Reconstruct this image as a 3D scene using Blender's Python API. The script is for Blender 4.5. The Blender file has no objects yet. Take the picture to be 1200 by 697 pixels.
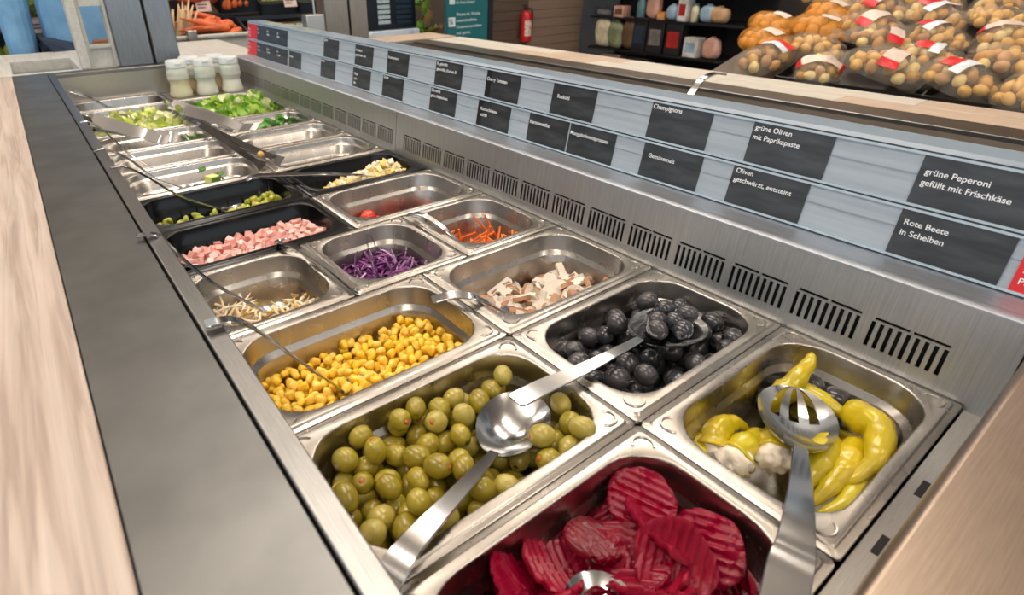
import bpy, math, random
from mathutils import Vector, Matrix, Euler, noise

# ------------------------------------------------------------------ camera, world, light
scene = bpy.context.scene
COL = scene.collection
S = 0.001                                   # everything below is written in millimetres
cam_d = bpy.data.cameras.new('camera'); cam = bpy.data.objects.new('camera', cam_d); COL.objects.link(cam)
R_ = Vector((0.80553269, -0.59246555, -0.01008276)); U_ = Vector((0.27150067, 0.3539084, 0.89500627))
F_ = Vector((0.52669201, 0.72369428, -0.44593958)); C_ = Vector((-346.222, -48.179, 358.831))
cam.matrix_world = Matrix(((R_.x, U_.x, -F_.x, C_.x*S), (R_.y, U_.y, -F_.y, C_.y*S), (R_.z, U_.z, -F_.z, C_.z*S), (0, 0, 0, 1)))
cam_d.sensor_width = 36; cam_d.lens = 36*666.464/1200
cam_d.shift_x = (600-529.525)/1200; cam_d.shift_y = (293.503-348.5)/1200
cam_d.clip_start = 0.02; cam_d.clip_end = 60
cam_d.dof.use_dof = True; cam_d.dof.focus_distance = 0.78; cam_d.dof.aperture_fstop = 7.5
scene.camera = cam
w = bpy.data.worlds.new('world'); scene.world = w; w.use_nodes = True
w.node_tree.nodes['Background'].inputs[0].default_value = (0.83, 0.91, 1.0, 1)
w.node_tree.nodes['Background'].inputs[1].default_value = 1.25
vs = scene.view_settings
vs.view_transform = 'Standard'; vs.look = 'None'; vs.gamma = 1; vs.use_curve_mapping = False
vs.exposure = 0.04
LAMPS = [(-1500, 1500, 1.0), (200, 1200, 1.0), (1900, 1700, 1.0), (3600, 2200, 1.0), (-1500, 4300, 0.8), (400, 4300, 0.9), (2300, 4600, 0.9), (-1200, -1600, 0.8), (1200, -1500, 0.8)]
LAMP_Z = 2250; LAMP_POWER = 20; UP_FILL = 34

# ------------------------------------------------------------------ helpers
rng = random.Random(7)
def link(o, parent=None):
    COL.objects.link(o)
    if parent is not None: o.parent = parent
    return o
def tag(o, label=None, cat=None, group=None, kind=None):
    if label: o['label'] = label
    if cat: o['category'] = cat
    if group: o['group'] = group
    if kind: o['kind'] = kind
    return o
def empty(name, loc=(0, 0, 0), rot=None, label=None, cat=None, group=None):
    o = bpy.data.objects.new(name, None); o.location = Vector(loc)*S; o.empty_display_size = 0.02
    if rot: o.rotation_euler = rot
    link(o); return tag(o, label, cat, group)
class MB:
    def __init__(s): s.v = []; s.f = []; s.m = []
    def add(s, vs, fs, mi=0):
        n = len(s.v); s.v += [tuple(v) for v in vs]; s.f += [tuple(i+n for i in f) for f in fs]; s.m += [mi]*len(fs)
        return s
    def box(s, x0, x1, y0, y1, z0, z1, mi=0):
        return s.add([(x0, y0, z0), (x1, y0, z0), (x1, y1, z0), (x0, y1, z0), (x0, y0, z1), (x1, y0, z1), (x1, y1, z1), (x0, y1, z1)],
            [(0, 3, 2, 1), (4, 5, 6, 7), (0, 1, 5, 4), (1, 2, 6, 5), (2, 3, 7, 6), (3, 0, 4, 7)], mi)
    def rings(s, loops, cap0=True, cap1=True, mi=0, closed=True):
        n = len(loops[0]); vs = [p for l in loops for p in l]; fs = []
        for i in range(len(loops)-1):
            for j in range(n if closed else n-1):
                k = (j+1) % n
                fs.append((i*n+j, i*n+k, (i+1)*n+k, (i+1)*n+j))
        if cap0: fs.append(tuple(range(n-1, -1, -1)))
        if cap1: fs.append(tuple((len(loops)-1)*n+j for j in range(n)))
        return s.add(vs, fs, mi)
    def lathe(s, prof, seg=24, mi=0, c=(0, 0)):
        return s.rings([[(c[0]+r*math.cos(2*math.pi*j/seg), c[1]+r*math.sin(2*math.pi*j/seg), z) for j in range(seg)] for r, z in prof], mi=mi)
    def tube(s, path, rad, seg=8, mi=0):
        path = [Vector(p) for p in path]; loops = []
        up = Vector((0.13, 0.21, 1))
        for i, p in enumerate(path):
            t = (path[min(i+1, len(path)-1)]-path[max(i-1, 0)]).normalized()
            a = t.cross(up)
            if a.length < 1e-3: a = t.cross(Vector((1, 0, 0)))
            a.normalize(); b = a.cross(t); r = rad[i] if isinstance(rad, (list, tuple)) else rad
            loops.append([p+a*(r*math.cos(2*math.pi*j/seg))+b*(r*math.sin(2*math.pi*j/seg)) for j in range(seg)])
        return s.rings(loops, mi=mi)
    def strip(s, path, widths, thick, up=(0, 0, 1), mi=0):
        path = [Vector(p) for p in path]; loops = []; up = Vector(up)
        for i, p in enumerate(path):
            t = (path[min(i+1, len(path)-1)]-path[max(i-1, 0)]).normalized()
            a = up.cross(t)
            if a.length < 1e-3: a = Vector((1, 0, 0)).cross(t)
            a.normalize(); b = t.cross(a); wd = (widths[i] if isinstance(widths, (list, tuple)) else widths)/2; h = thick/2; c = min(wd, h)*.55
            loops.append([p+a*x+b*z for x, z in ((-wd+c, -h), (wd-c, -h), (wd, -h+c), (wd, h-c), (wd-c, h), (-wd+c, h), (-wd, h-c), (-wd, -h+c))])
        return s.rings(loops, mi=mi)
    def mesh(s, name, mats=(), smooth=True, ang=None):
        me = bpy.data.meshes.new(name)
        me.from_pydata([(a*S, b*S, c*S) for a, b, c in s.v], [], s.f)
        for m in (mats if isinstance(mats, (list, tuple)) else [mats]): me.materials.append(m)
        me.polygons.foreach_set('material_index', s.m)
        me.polygons.foreach_set('use_smooth', [bool(smooth)]*len(s.f))
        me.update()
        if smooth and ang: me.set_sharp_from_angle(angle=math.radians(ang))
        return me
def obj(name, mb, mats, parent=None, loc=(0, 0, 0), rot=None, smooth=False, ang=None, bev=0, seg=2):
    me = mb if isinstance(mb, bpy.types.Mesh) else mb.mesh(name, mats, smooth or bev > 0, ang or (40 if bev else None))
    o = bpy.data.objects.new(name, me); o.location = Vector(loc)*S
    if rot is not None: o.rotation_euler = rot
    if bev:
        m = o.modifiers.new('bevel', 'BEVEL'); m.width = bev*S; m.segments = seg; m.limit_method = 'ANGLE'; m.angle_limit = math.radians(50)
    return link(o, parent)
def B(*a): return MB().box(*a)
def smoothpath(pts, n=6):
    pts = [Vector(p) for p in pts]; out = []
    for i in range(len(pts)-1):
        p0 = pts[max(i-1, 0)]; p1 = pts[i]; p2 = pts[i+1]; p3 = pts[min(i+2, len(pts)-1)]
        for k in range(n):
            t = k/n
            out.append(0.5*((2*p1)+(p2-p0)*t+(2*p0-5*p1+4*p2-p3)*t*t+(3*p1-p0-3*p2+p3)*t**3))
    return out+[pts[-1]]
def copy_tree(o, parent=None):
    c = o.copy(); COL.objects.link(c); c.parent = parent
    for ch in o.children: copy_tree(ch, c)
    return c

# ------------------------------------------------------------------ materials
MATS = {}
def lin(c):
    return tuple((x/12.92 if x <= .04045 else ((x+.055)/1.055)**2.4) for x in [v/255 for v in c])+(1,)
def mat(name, c1, c2=None, rough=.5, metal=0, scale=40, stretch=(1, 1, 1), bump=0, bscale=None, spec=.5, sss=0, sscol=None, trans=0, alpha=1, emit=0, detail=3, contrast=(.35, .65), coat=0, rvar=0, aniso=0, coord='Object'):
    if name in MATS: return MATS[name]
    m = bpy.data.materials.new(name); m.use_nodes = True; nt = m.node_tree; N = nt.nodes; L = nt.links
    b = N['Principled BSDF']; b.inputs['Base Color'].default_value = lin(c1); b.inputs['Roughness'].default_value = rough
    b.inputs['Metallic'].default_value = metal; b.inputs['Specular IOR Level'].default_value = spec
    b.inputs['Coat Weight'].default_value = coat; b.inputs['Anisotropic'].default_value = aniso
    if sss:
        b.inputs['Subsurface Weight'].default_value = sss; b.inputs['Subsurface Scale'].default_value = .004
    if trans: b.inputs['Transmission Weight'].default_value = trans
    if alpha < 1: b.inputs['Alpha'].default_value = alpha
    if emit:
        b.inputs['Emission Color'].default_value = lin(c1); b.inputs['Emission Strength'].default_value = emit
    tc = N.new('ShaderNodeTexCoord'); mp = N.new('ShaderNodeMapping'); mp.inputs['Scale'].default_value = stretch
    L.new(tc.outputs[coord], mp.inputs[0])
    nz = N.new('ShaderNodeTexNoise'); nz.inputs['Scale'].default_value = scale; nz.inputs['Detail'].default_value = detail
    L.new(mp.outputs[0], nz.inputs['Vector'])
    if c2:
        rp = N.new('ShaderNodeValToRGB'); rp.color_ramp.elements[0].position = contrast[0]; rp.color_ramp.elements[1].position = contrast[1]
        rp.color_ramp.elements[0].color = lin(c1); rp.color_ramp.elements[1].color = lin(c2)
        L.new(nz.outputs['Fac'], rp.inputs[0]); L.new(rp.outputs[0], b.inputs['Base Color'])
    if rvar:
        mr = N.new('ShaderNodeMapRange'); mr.inputs['To Min'].default_value = rough-rvar; mr.inputs['To Max'].default_value = rough+rvar
        L.new(nz.outputs['Fac'], mr.inputs['Value']); L.new(mr.outputs[0], b.inputs['Roughness'])
    if bump:
        n2 = nz
        if bscale:
            n2 = N.new('ShaderNodeTexNoise'); n2.inputs['Scale'].default_value = bscale; n2.inputs['Detail'].default_value = 3; L.new(mp.outputs[0], n2.inputs['Vector'])
        bp = N.new('ShaderNodeBump'); bp.inputs['Strength'].default_value = bump; bp.inputs['Distance'].default_value = .002
        L.new(n2.outputs['Fac'], bp.inputs['Height']); L.new(bp.outputs[0], b.inputs['Normal'])
    MATS[name] = m; return m
def film(name, col, amount=.2, rough=.12):
    m = bpy.data.materials.new(name); m.use_nodes = True; nt = m.node_tree; nt.nodes.clear()
    o = nt.nodes.new('ShaderNodeOutputMaterial'); mx = nt.nodes.new('ShaderNodeMixShader'); t = nt.nodes.new('ShaderNodeBsdfTransparent'); g = nt.nodes.new('ShaderNodeBsdfPrincipled')
    g.inputs['Base Color'].default_value = lin(col); g.inputs['Roughness'].default_value = rough; mx.inputs[0].default_value = amount
    nt.links.new(t.outputs[0], mx.inputs[1]); nt.links.new(g.outputs[0], mx.inputs[2]); nt.links.new(mx.outputs[0], o.inputs[0]); return m

STEEL = mat('pan steel', (184, 179, 172), (170, 165, 158), .28, 1, 30, (1, 1, 1), rvar=.05)
STEELB = mat('brushed steel', (180, 177, 171), (164, 161, 156), .42, 1, 90, (30, .6, 30), bump=.04, rvar=.07)
STEELX = mat('brushed steel cross grain', (200, 197, 192), (182, 180, 176), .3, 1, 90, (.6, 30, 30), bump=.04, rvar=.07)
DARKSTEEL = mat('dull steel strip', (128, 129, 128), (112, 113, 112), .42, 1, 14, (1, 1, 1), rvar=.05, bump=.03, bscale=300)
CHROME = mat('polished spoon steel', (186, 188, 190), None, .13, 1)
TRIM = mat('trim steel', (150, 149, 147), (135, 134, 132), .33, 1, 60, (30, .6, 30), rvar=.05)
DARK = mat('dark void', (14, 14, 15), None, .8)
BLACKP = mat('black pan plastic', (12, 13, 14), None, .18, 0, 30, bump=.02, spec=.35)
def wood():
    m = bpy.data.materials.new('pale laminate wood'); m.use_nodes = True; nt = m.node_tree; N = nt.nodes; L = nt.links; b = N['Principled BSDF']
    tc = N.new('ShaderNodeTexCoord'); mp = N.new('ShaderNodeMapping'); mp.inputs['Scale'].default_value = (58, 2.4, 58)
    nz = N.new('ShaderNodeTexNoise'); nz.inputs['Scale'].default_value = 1.6; nz.inputs['Detail'].default_value = 6; nz.inputs['Distortion'].default_value = .8
    mp2 = N.new('ShaderNodeMapping'); mp2.inputs['Scale'].default_value = (260, 4, 260)
    n2 = N.new('ShaderNodeTexNoise'); n2.inputs['Scale'].default_value = 1; n2.inputs['Detail'].default_value = 2
    rp = N.new('ShaderNodeValToRGB'); e = rp.color_ramp.elements
    e[0].position = .34; e[0].color = lin((172, 154, 142)); e[1].position = .72; e[1].color = lin((212, 200, 190))
    k = e.new(.5); k.color = lin((198, 182, 170))
    mx = N.new('ShaderNodeMixRGB'); mx.blend_type = 'MULTIPLY'; mx.inputs[0].default_value = .28
    L.new(tc.outputs['Object'], mp.inputs[0]); L.new(mp.outputs[0], nz.inputs['Vector']); L.new(nz.outputs['Fac'], rp.inputs[0])
    L.new(tc.outputs['Object'], mp2.inputs[0]); L.new(mp2.outputs[0], n2.inputs['Vector'])
    L.new(rp.outputs[0], mx.inputs[1]); L.new(n2.outputs['Fac'], mx.inputs[2]); L.new(mx.outputs[0], b.inputs['Base Color'])
    b.inputs['Roughness'].default_value = .45
    return m
WOOD = wood()
WOODW = mat('white painted wood', (200, 200, 194), (186, 186, 180), .5, 0, 3, (30, 2, 30))
WOODR = mat('pale plank', (206, 203, 192), (190, 184, 172), .4, 0, 3, (40, 2, 40))
WOODR2 = mat('tan plank', (196, 176, 156), (180, 160, 142), .4, 0, 3, (40, 2, 40))

# ------------------------------------------------------------------ the setting
FLOOR = -850
def structure(name, mb, m, **k): return tag(obj(name, mb, m, **k), kind='structure')
structure('floor', B(-6000, 7000, -5000, 8000, FLOOR-40, FLOOR), mat('floor tile', (150, 138, 126), (132, 121, 110), .35, 0, 2))
structure('ceiling', B(-6000, 7000, -5000, 8000, 2600, 2640), mat('ceiling panel', (226, 216, 204), (214, 204, 192), .9, 0, 3))
wb = structure('wall_back', B(-6000, 4890, 4650, 4700, FLOOR, 2600), mat('dark store wall', (92, 80, 70), (72, 64, 58), .7, 0, 1.5))
structure('wall_right', B(6200, 6250, -5000, 8000, FLOOR, 2600), mat('far store wall', (70, 62, 56), (44, 42, 42), .7, 0, 1.2))
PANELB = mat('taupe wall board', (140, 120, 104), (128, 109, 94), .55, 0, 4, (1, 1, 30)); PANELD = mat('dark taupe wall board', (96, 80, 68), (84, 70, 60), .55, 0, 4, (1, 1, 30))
for i in range(16):
    z0 = FLOOR+10+i*88
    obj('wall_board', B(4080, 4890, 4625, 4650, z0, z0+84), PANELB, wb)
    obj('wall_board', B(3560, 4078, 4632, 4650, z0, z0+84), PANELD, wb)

LAMPM = mat('lamp diffuser', (255, 240, 220), None, .5, emit=6.0)
for i, (x, y, k) in enumerate(LAMPS):
    e = empty('ceiling_lamp', (x, y, LAMP_Z), label='long white ceiling lamp hanging above the salad bar', cat='lamp', group='ceiling lamps')
    obj('housing', B(-110, 110, -1100, 1100, 4, 70), WOODW, e)
    obj('suspension_rod', B(-8, 8, -1000, -984, 70, 350), WOODW, e); obj('suspension_rod', B(-8, 8, 984, 1000, 70, 350), WOODW, e)
    ld = bpy.data.lights.new('tube', 'AREA'); ld.shape = 'RECTANGLE'; ld.size = .2; ld.size_y = 2.1; ld.energy = LAMP_POWER*k; ld.color = (1, .9, .8)
    lo = bpy.data.objects.new('tube', ld); lo.location = (0, 0, -.002); link(lo, e)
    lu = ld.copy(); lu.energy = UP_FILL*k; lu.color = (1, .92, .84); lo = bpy.data.objects.new('added_uplight', lu); lo.location = (0, 0, .073); lo.rotation_euler = (math.pi, 0, 0); link(lo, e)  # added uplight, washes the ceiling so it acts as a soft source

# ------------------------------------------------------------------ the salad bar
YB = [0, 163, 333, 509, 690, 861, 1030, 1198, 1368, 1537, 1706, 1880, 2048]
XL, XS, XR = -259, 8, 264
H = 83; YN, YF = -19, 2060
bar = empty('salad_bar', (0, 1000, FLOOR), label='long stainless steel salad bar counter with a sunken well of food pans', cat='salad bar')
def bp(name, mb, m, **k):
    o = obj(name, mb, m, bar, **k); o.location = Vector((0, -1000, -FLOOR))*S; return o
bp('well_wall', B(-270, -266, YN, YF, -115, H-1), STEELB)
bp('well_wall', B(-270, 268, YF, YF+4, -115, H-1), STEELX)
bp('well_floor', B(-270, 270, YN-4, YF+4, -121, -115), mat('well floor steel', (90, 90, 90), None, .4, 1))
bp('edge_trim', B(-281, -264, YN-250, YF+14, H-22, H+1), TRIM, bev=1.5)
bp('counter_strip', B(-368, -283, YN-500, YF+62, H-20, H), DARKSTEEL, bev=1)
bp('edge_trim', B(-263, 268, YF-1, YF+14, H-10, H+1.5), TRIM, bev=1.5)
bp('counter_strip', B(-282.5, 262, YF+15, YF+62, H-20, H), DARKSTEEL)
bp('end_plate', MB().rings([[(x, YN-2-(1-math.cos(a))*7, H-14+14*math.sin(a)) for a in [k*math.pi/12 for k in range(7)]]+[(x, YN-520, H), (x, YN-520, H-30), (x, YN-2, H-30)] for x in (-263, 272)]), mat('warm brushed steel', (176, 158, 142), (160, 143, 128), .36, 1, 60, (.6, 30, 30), rvar=.06), smooth=True, ang=35)
bp('well_wall', B(-264, 272, YN-6, YN-2, -115, H-30), STEELX)
LEDGE = mat('ledge steel', (196, 202, 210), (180, 186, 194), .46, 1, 60, (30, .6, 30), rvar=.06)
cb = B(-480, 1220, -300, YF+40, FLOOR+60, -125); cb.box(-460, 1200, -280, YF+20, FLOOR, FLOOR+60)
bp('cabinet', cb, mat('cabinet front', (120, 112, 104), (104, 97, 90), .5, 0, 3))
bp('crossbar', B(-266, 266, YN-2, -1, -14, -8), STEELX)
for y in YB[:]:
    if y > 1 and y != 1706: bp('crossbar', B(-266, 266, y-7, y+7, -16, -7), STEELX)
for x in (120, 40, -60):
    bp('drain_slot', B(x, x+22, -13, -8, -8.4, -7.6), DARK)
# slotted air panel, leaning back 10 mm over its height
def px(z): return 265+z*9.5/83
def slotted(name, y0, y1, groups):
    mb = MB()
    def q(ya, yb, za, zb):
        t = 1.2
        mb.add([(px(za), ya, za), (px(za), yb, za), (px(zb), yb, zb), (px(zb), ya, zb), (px(za)+t, ya, za), (px(za)+t, yb, za), (px(zb)+t, yb, zb), (px(zb)+t, ya, zb)],
            [(0, 3, 2, 1), (4, 5, 6, 7), (0, 1, 5, 4), (1, 2, 6, 5), (2, 3, 7, 6), (3, 0, 4, 7)])
    q(y0, y1, -14, 13); q(y0, y1, 45, 83); q(y0, y1, 40, 42.4)
    cuts = []; hc = []
    for g in groups:
        for k in range(9): cuts.append((g+k*7.4, g+k*7.4+3.6))
        hc += [(g, g+29), (g+32, g+61)]
    for zz0, zz1, cc in ((13, 40, cuts), (42.4, 45, hc)):
        y = y0
        for a, b in cc: q(y, a, zz0, zz1); y = b
        q(y, y1, zz0, zz1)
    bp(name, mb, STEELV)
STEELV = mat('panel steel', (196, 198, 198), (178, 180, 180), .44, 1, 40, (.5, 40, .5), rvar=.08)
slotted('slotted_panel', YN+1, 997, [26+73*k for k in range(13)])
slotted('slotted_panel', 998.5, YF, [1012+73*k for k in range(14)])
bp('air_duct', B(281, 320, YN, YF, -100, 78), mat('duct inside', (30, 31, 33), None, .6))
mb = MB().rings([[(274.5, y, 83), (275, y, 86), (278, y, 87.5), (289, y, 87.5), (292, y, 86), (294, y, 86), (332, y, 86), (332, y, 76), (276, y, 76)] for y in (YN-480, 997.4)])
bp('ledge', mb, LEDGE, smooth=True, ang=30)
mb = MB().rings([[(274.5, y, 83), (275, y, 86), (278, y, 87.5), (289, y, 87.5), (292, y, 86), (294, y, 86), (332, y, 86), (332, y, 76), (276, y, 76)] for y in (998.2, YF+40)])
bp('ledge', mb, LEDGE, smooth=True, ang=30)
# second well on the far side
bp('well_wall', B(1007, 1011, -300, 2056, -115, H), mat('far well steel', (196, 180, 162), (178, 163, 147), .48, 1, 60, (30, .6, 30), rvar=.06))
bp('well_wall', B(400, 1007, 2056, 2060, -115, H), STEELX)
bp('well_floor', B(400, 1010, -300, 2056, -121, -115), mat('well floor steel', (90, 90, 90)))
bp('edge_trim', B(1006, 1024, -300, 2060, H-8, H+1.5), TRIM, bev=1.5)
bp('counter_strip', B(1025, 1102, -300, 2110, H-20, H), mat('warm strip steel', (150, 140, 128), (134, 124, 114), .34, 1, 40, (30, .6, 30), rvar=.05))
bp('counter_strip', B(400, 1024.5, 2061, 2110, H-20, H), STEELX)
bp('rear_partition', B(404, 412, -300, 2056, -115, 80), STEELB)

# worktops
wt = tag(obj('worktop', B(-560, -369, -700, 2126, H-34, H-1), WOOD, bev=2), 'pale striped wood worktop along the left edge of the salad bar', 'worktop')
wt2 = empty('worktop', (1190, 900, H-34), label='pale plank worktop along the far side of the salad bar below the potatoes', cat='worktop')
for r, (xa, xb) in enumerate(((-86, -2), (0, 84))):
    y = -1200; k = r
    while y < 1200:
        ln = (430, 360, 300)[k % 3]; y2 = min(y+ln, 1200)
        obj('plank', B(xa, xb, y, y2-1.5, 0, 33), (WOODR, WOODR, WOODR2)[(k*2+r) % 3], wt2, bev=1, seg=1); y = y2; k += 1
wt3 = empty('worktop', (100, 2400, H-34), label='white laminate worktop with a recessed tray beyond the salad bar end', cat='worktop')
m = WOODW
obj('surface', B(-660, -466, -272, 330, 0, 33), m, wt3); obj('surface', B(-466, -290, 80, 330, 0, 33), m, wt3); obj('surface', B(-290, 300, -272, 330, 0, 33), m, wt3)
obj('surface', B(-466, -290, -272, -240, 0, 33), m, wt3)
obj('recess', MB().box(-468, -288, -242, 82, -70, -62).box(-470, -466, -242, 82, -62, 0).box(-290, -286, -242, 82, -62, 0).box(-466, -290, 80, 84, -62, 0).box(-466, -290, -244, -240, -62, 0), mat('recess lining', (168, 172, 168), None, .5), wt3)
obj('front_panel', B(-640, 300, 310, 325, -880, 0), m, wt3)
wt4 = tag(obj('worktop', B(420, 1272, 2127, 2330, H-34, H), WOODR2, bev=1), 'tan wooden worktop at the far end of the second well', 'worktop')

# steel posts and the white frame
for (x0, x1, lab) in ((-79, 104, 'wide brushed steel post behind the dressing bottles'), (644, 826, 'wide brushed steel post beside the dark label board')):
    e = empty('post', ((x0+x1)/2, 2150, H), label=lab, cat='post'); hw = (x1-x0)/2
    pm = mat('post steel', (150, 156, 160), (134, 139, 143), .36, 1, 30, (30, 30, .6), rvar=.06) if x0 < 0 else mat('warm post steel', (162, 154, 144), (146, 139, 130), .36, 1, 30, (30, 30, .6), rvar=.06)
    obj('face_plate', B(-hw, 8, -38, 38, 0, 1500), pm, e, bev=3); obj('face_plate', B(14, hw, -38, 38, 0, 1500), pm, e, bev=3); obj('gap', B(6, 16, -30, 34, 6, 1500), DARK, e)
e = empty('post_box', (792, 2080, H), label='small steel box fixed beside the far post', cat='box')
obj('casing', B(-245, -175, -20, 30, 0, 125), STEELX, e, bev=3); obj('rod', B(-205, -199, 4, 10, 125, 900), STEELX, e)
e = empty('frame', (-130, 2150, H), label='white wooden frame with an open pane beside the steel post', cat='frame')
obj('stile', B(-55, -28, -20, 40, 0, 900), WOODW, e, bev=2); obj('stile', B(-28, -17, 0, 40, 0, 900), WOODW, e); obj('stile', B(42, 51, -20, 40, 0, 900), WOODW, e, bev=2)
obj('bottom_panel', B(-17, 42, 6, 30, 0, 62), WOODW, e); obj('rail', B(-17, 42, -6, 36, 58, 66), WOODW, e); obj('rail', B(-17, 42, -6, 36, 180, 240), WOODW, e)

# ------------------------------------------------------------------ sign rail with cards
RAILM = mat('pale blue sign rail', (172, 184, 194), (160, 172, 182), .3, 0, 5, (30, 1, 30)); LIP = mat('clear lip', (176, 194, 206), None, .12); LIPD = mat('rail dark line', (38, 44, 50), None, .4)
rail = empty('sign_rail', (329, 1000, 86), label='two tier pale blue sign rail running along the steel ledge', cat='sign rail')
TX, TZ = .17, .985
def rl(name, mb, m, **k):
    return obj(name, mb, m, rail, **k)
def tier(x0, z0, h):
    a = MB()
    def sec(u0, u1, n0, n1, mm, nm):
        mb = MB().rings([[(x0+u*TX-n*TZ, y, z0+u*TZ+n*TX) for u, n in ((u0, n0), (u1, n0), (u1, n1), (u0, n1))] for y in (-1480, 1110)])
        rl(nm, mb, mm)
    sec(0, h, -4, 0, RAILM, 'backing'); sec(-1, 1.4, 0, 3.2, LIP, 'lower_lip'); sec(h-1.6, h+1, 0, 2.6, LIP, 'upper_lip'); sec(h+1, h+2.6, -3, 1.5, LIPD, 'dark_strip')  # last section is a narrow near-black strip along the tier's top edge
    sec(h*.56, h*.6, 0, .4, mat('rail groove', (140, 154, 166), None, .4), 'groove')
tier(1, 2, 50); tier(10.5, 55, 51)
CAPR = mat('rail cap', (140, 156, 170), None, .2)
rl('top_cap', MB().rings([[(x, y, z) for x, z in ((19, 107), (22, 112), (64, 112), (67, 107))] for y in (-1480, 1110)]), CAPR)
rl('core', MB().rings([[(x, y, z) for x, z in ((6, 0), (14, 50), (22, 107), (64, 107), (80, 0))] for y in (-1480, 1110)]), RAILM)
SLATE = mat('slate print', (42, 45, 48), (84, 88, 92), .3, 0, 14, (1, 5, 9), contrast=(.42, .85), detail=6); BLK = mat('black card edge', (24, 25, 27), None, .35)
REDC = mat('red card', (214, 38, 44), None, .35); TXT = mat('white print', (240, 244, 246), None, .5)
def textmesh(t, size):
    cu = bpy.data.curves.new('t', 'FONT'); cu.body = t; cu.size = size*S; cu.space_line = .95; cu.offset = size*S*.012; cu.align_x = 'LEFT'; cu.align_y = 'TOP'
    o = bpy.data.objects.new('t', cu); COL.objects.link(o); dg = bpy.context.evaluated_depsgraph_get()
    me = bpy.data.meshes.new_from_object(o.evaluated_get(dg)); bpy.data.objects.remove(o); bpy.data.curves.remove(cu); return me
def flat_text(t, size, m, parent, x, y, z, name='lettering', sx=1):
    me = textmesh(t, size); me.materials.clear(); me.materials.append(m)
    o = bpy.data.objects.new(name, me); o.location = Vector((x, y, z))*S; o.scale = (sx, 1, 1); link(o, parent); return o
CM = Matrix(((0, TX, -TZ), (-1, 0, 0), (0, TZ, TX)))
def card(y0, upper, text, label, top=4, left=5, wd=90, m=SLATE, size=8.3, group=None, edge=False):
    x, z = (339.9, 141.2) if upper else (330.4, 88.2)
    h = 49 if upper else 48
    e = empty('sign_card', (x-.6, y0-wd/2, z+1.0), label=label, cat='sign', group=group)
    e.rotation_euler = CM.to_euler()
    obj('board', B(-wd/2, wd/2, 0, h, 0, 1.0), m, e)
    if edge: obj('dark_margin', B(-wd/2, -wd/2+14, 0, h, 1.0, 1.3), BLK, e)
    if text:
        ls = text.split('\n')
        for i, t in enumerate(ls): flat_text(t, size, TXT, e, -wd/2+left, h-top-i*size*1.3, 1.5, sx=.98)
card(113, True, 'grüne Peperoni\ngefüllt mit Frischkäse', 'dark sign card reading grüne Peperoni gefüllt mit Frischkäse', 12, 5)
card(284, True, 'grüne Oliven\nmit Paprikapaste', 'dark sign card reading grüne Oliven mit Paprikapaste', 3, 3)
card(427, True, 'Champignons', 'dark sign card reading Champignons', 2, 2)
card(616, True, 'Rotkohl', 'dark sign card reading Rotkohl', 16, 12)
card(785, True, 'Cherry Tomaten', 'dark sign card reading Cherry Tomaten', 12, 2, edge=True)
card(949, True, 'Ei, gekocht\ngewürfelt, frisches Ei', 'dark sign card above the egg pan with two lines of white print', 3, 4)
card(1143, True, 'Kichererbsen', 'dark sign card with one short white word at mid height, upper tier', 11, 4)
card(1301, True, 'Weißkohl\ngeschnitten, roh', 'dark sign card with two white lines, next left of the one-word card', 10, 4)
card(1484, True, 'Spinat', 'dark sign card far along the upper tier with one tiny word at its top edge', 1, 3)
card(1835, True, 'Salz\nPfeffer', 'grey sign card, nearest of the three touching at the far upper tier end', 10, 6, size=8)
card(1925, True, 'Essig\nBalsam', 'grey sign card, middle of the three touching at the far upper tier end', 10, 6, size=8)
card(2014, True, 'Öl\nOlive', 'grey sign card, next to the red card at the far upper tier end', 10, 6, size=8)
card(2104, True, 'Bitte\nBesteck\nnutzen', 'red sign card at the far end of the upper tier', 14, 6, m=REDC, size=8, wd=88)
card(113, False, 'Rote Beete\nin Scheiben', 'dark sign card reading Rote Beete in Scheiben', 9, 5)
card(292, False, 'Oliven\ngeschwärzt, entsteint', 'dark sign card reading Oliven geschwärzt, entsteint', 2, 4)
card(424, False, 'Gemüsemais', 'dark sign card reading Gemüsemais', 13, 10)
card(564, False, 'Mungobohnensprossen', 'dark sign card reading Mungobohnensprossen', 11, 2)
card(658, False, 'Karottenstifte', 'dark sign card reading Karottenstifte', 11, 3)
card(797, False, 'Kochschinken-\nwürfel', 'dark sign card reading Kochschinkenwürfel', 12, 8, edge=True)
card(957, False, 'Edamame\ngrüne Sojabohnen', 'dark sign card reading Edamame grüne Sojabohnen', 2, 3)
card(1155, False, 'Gurke', 'dark lower tier sign card with one tiny word, right of the three-line card', 1, 4)
card(1305, False, 'Pflück-\nsalat\nMix', 'dark sign card with three short lines on the lower tier', 12, 8)
card(1497, False, 'Rucola', 'dark sign card on the lower tier with one tiny word, left of the three-line card', 1, 3)
card(1725, False, 'Blattsalat', 'grey sign card with one word, rightmost of the far lower tier four', 13, 5, size=8)
card(1830, False, 'Eis-\nbergsalat', 'grey sign card with a short first line among the far lower tier four', 10, 5, size=8)
card(1923, False, 'Joghurt\nDressing', 'grey sign card second from the red one on the far lower tier', 10, 6, size=8)
card(2014, False, 'French\nDressing', 'grey sign card touching the red one on the far lower tier', 10, 6, size=8)
card(2105, False, 'Preis\nje 100 g\nSalat', 'red sign card at the far end of the lower tier', 6, 6, m=REDC, size=9, wd=90)
card(15, False, 'Vielfalt\nzum\nPreis', 'red sign card at the near end of the lower tier', 12, 4, m=REDC)

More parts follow.
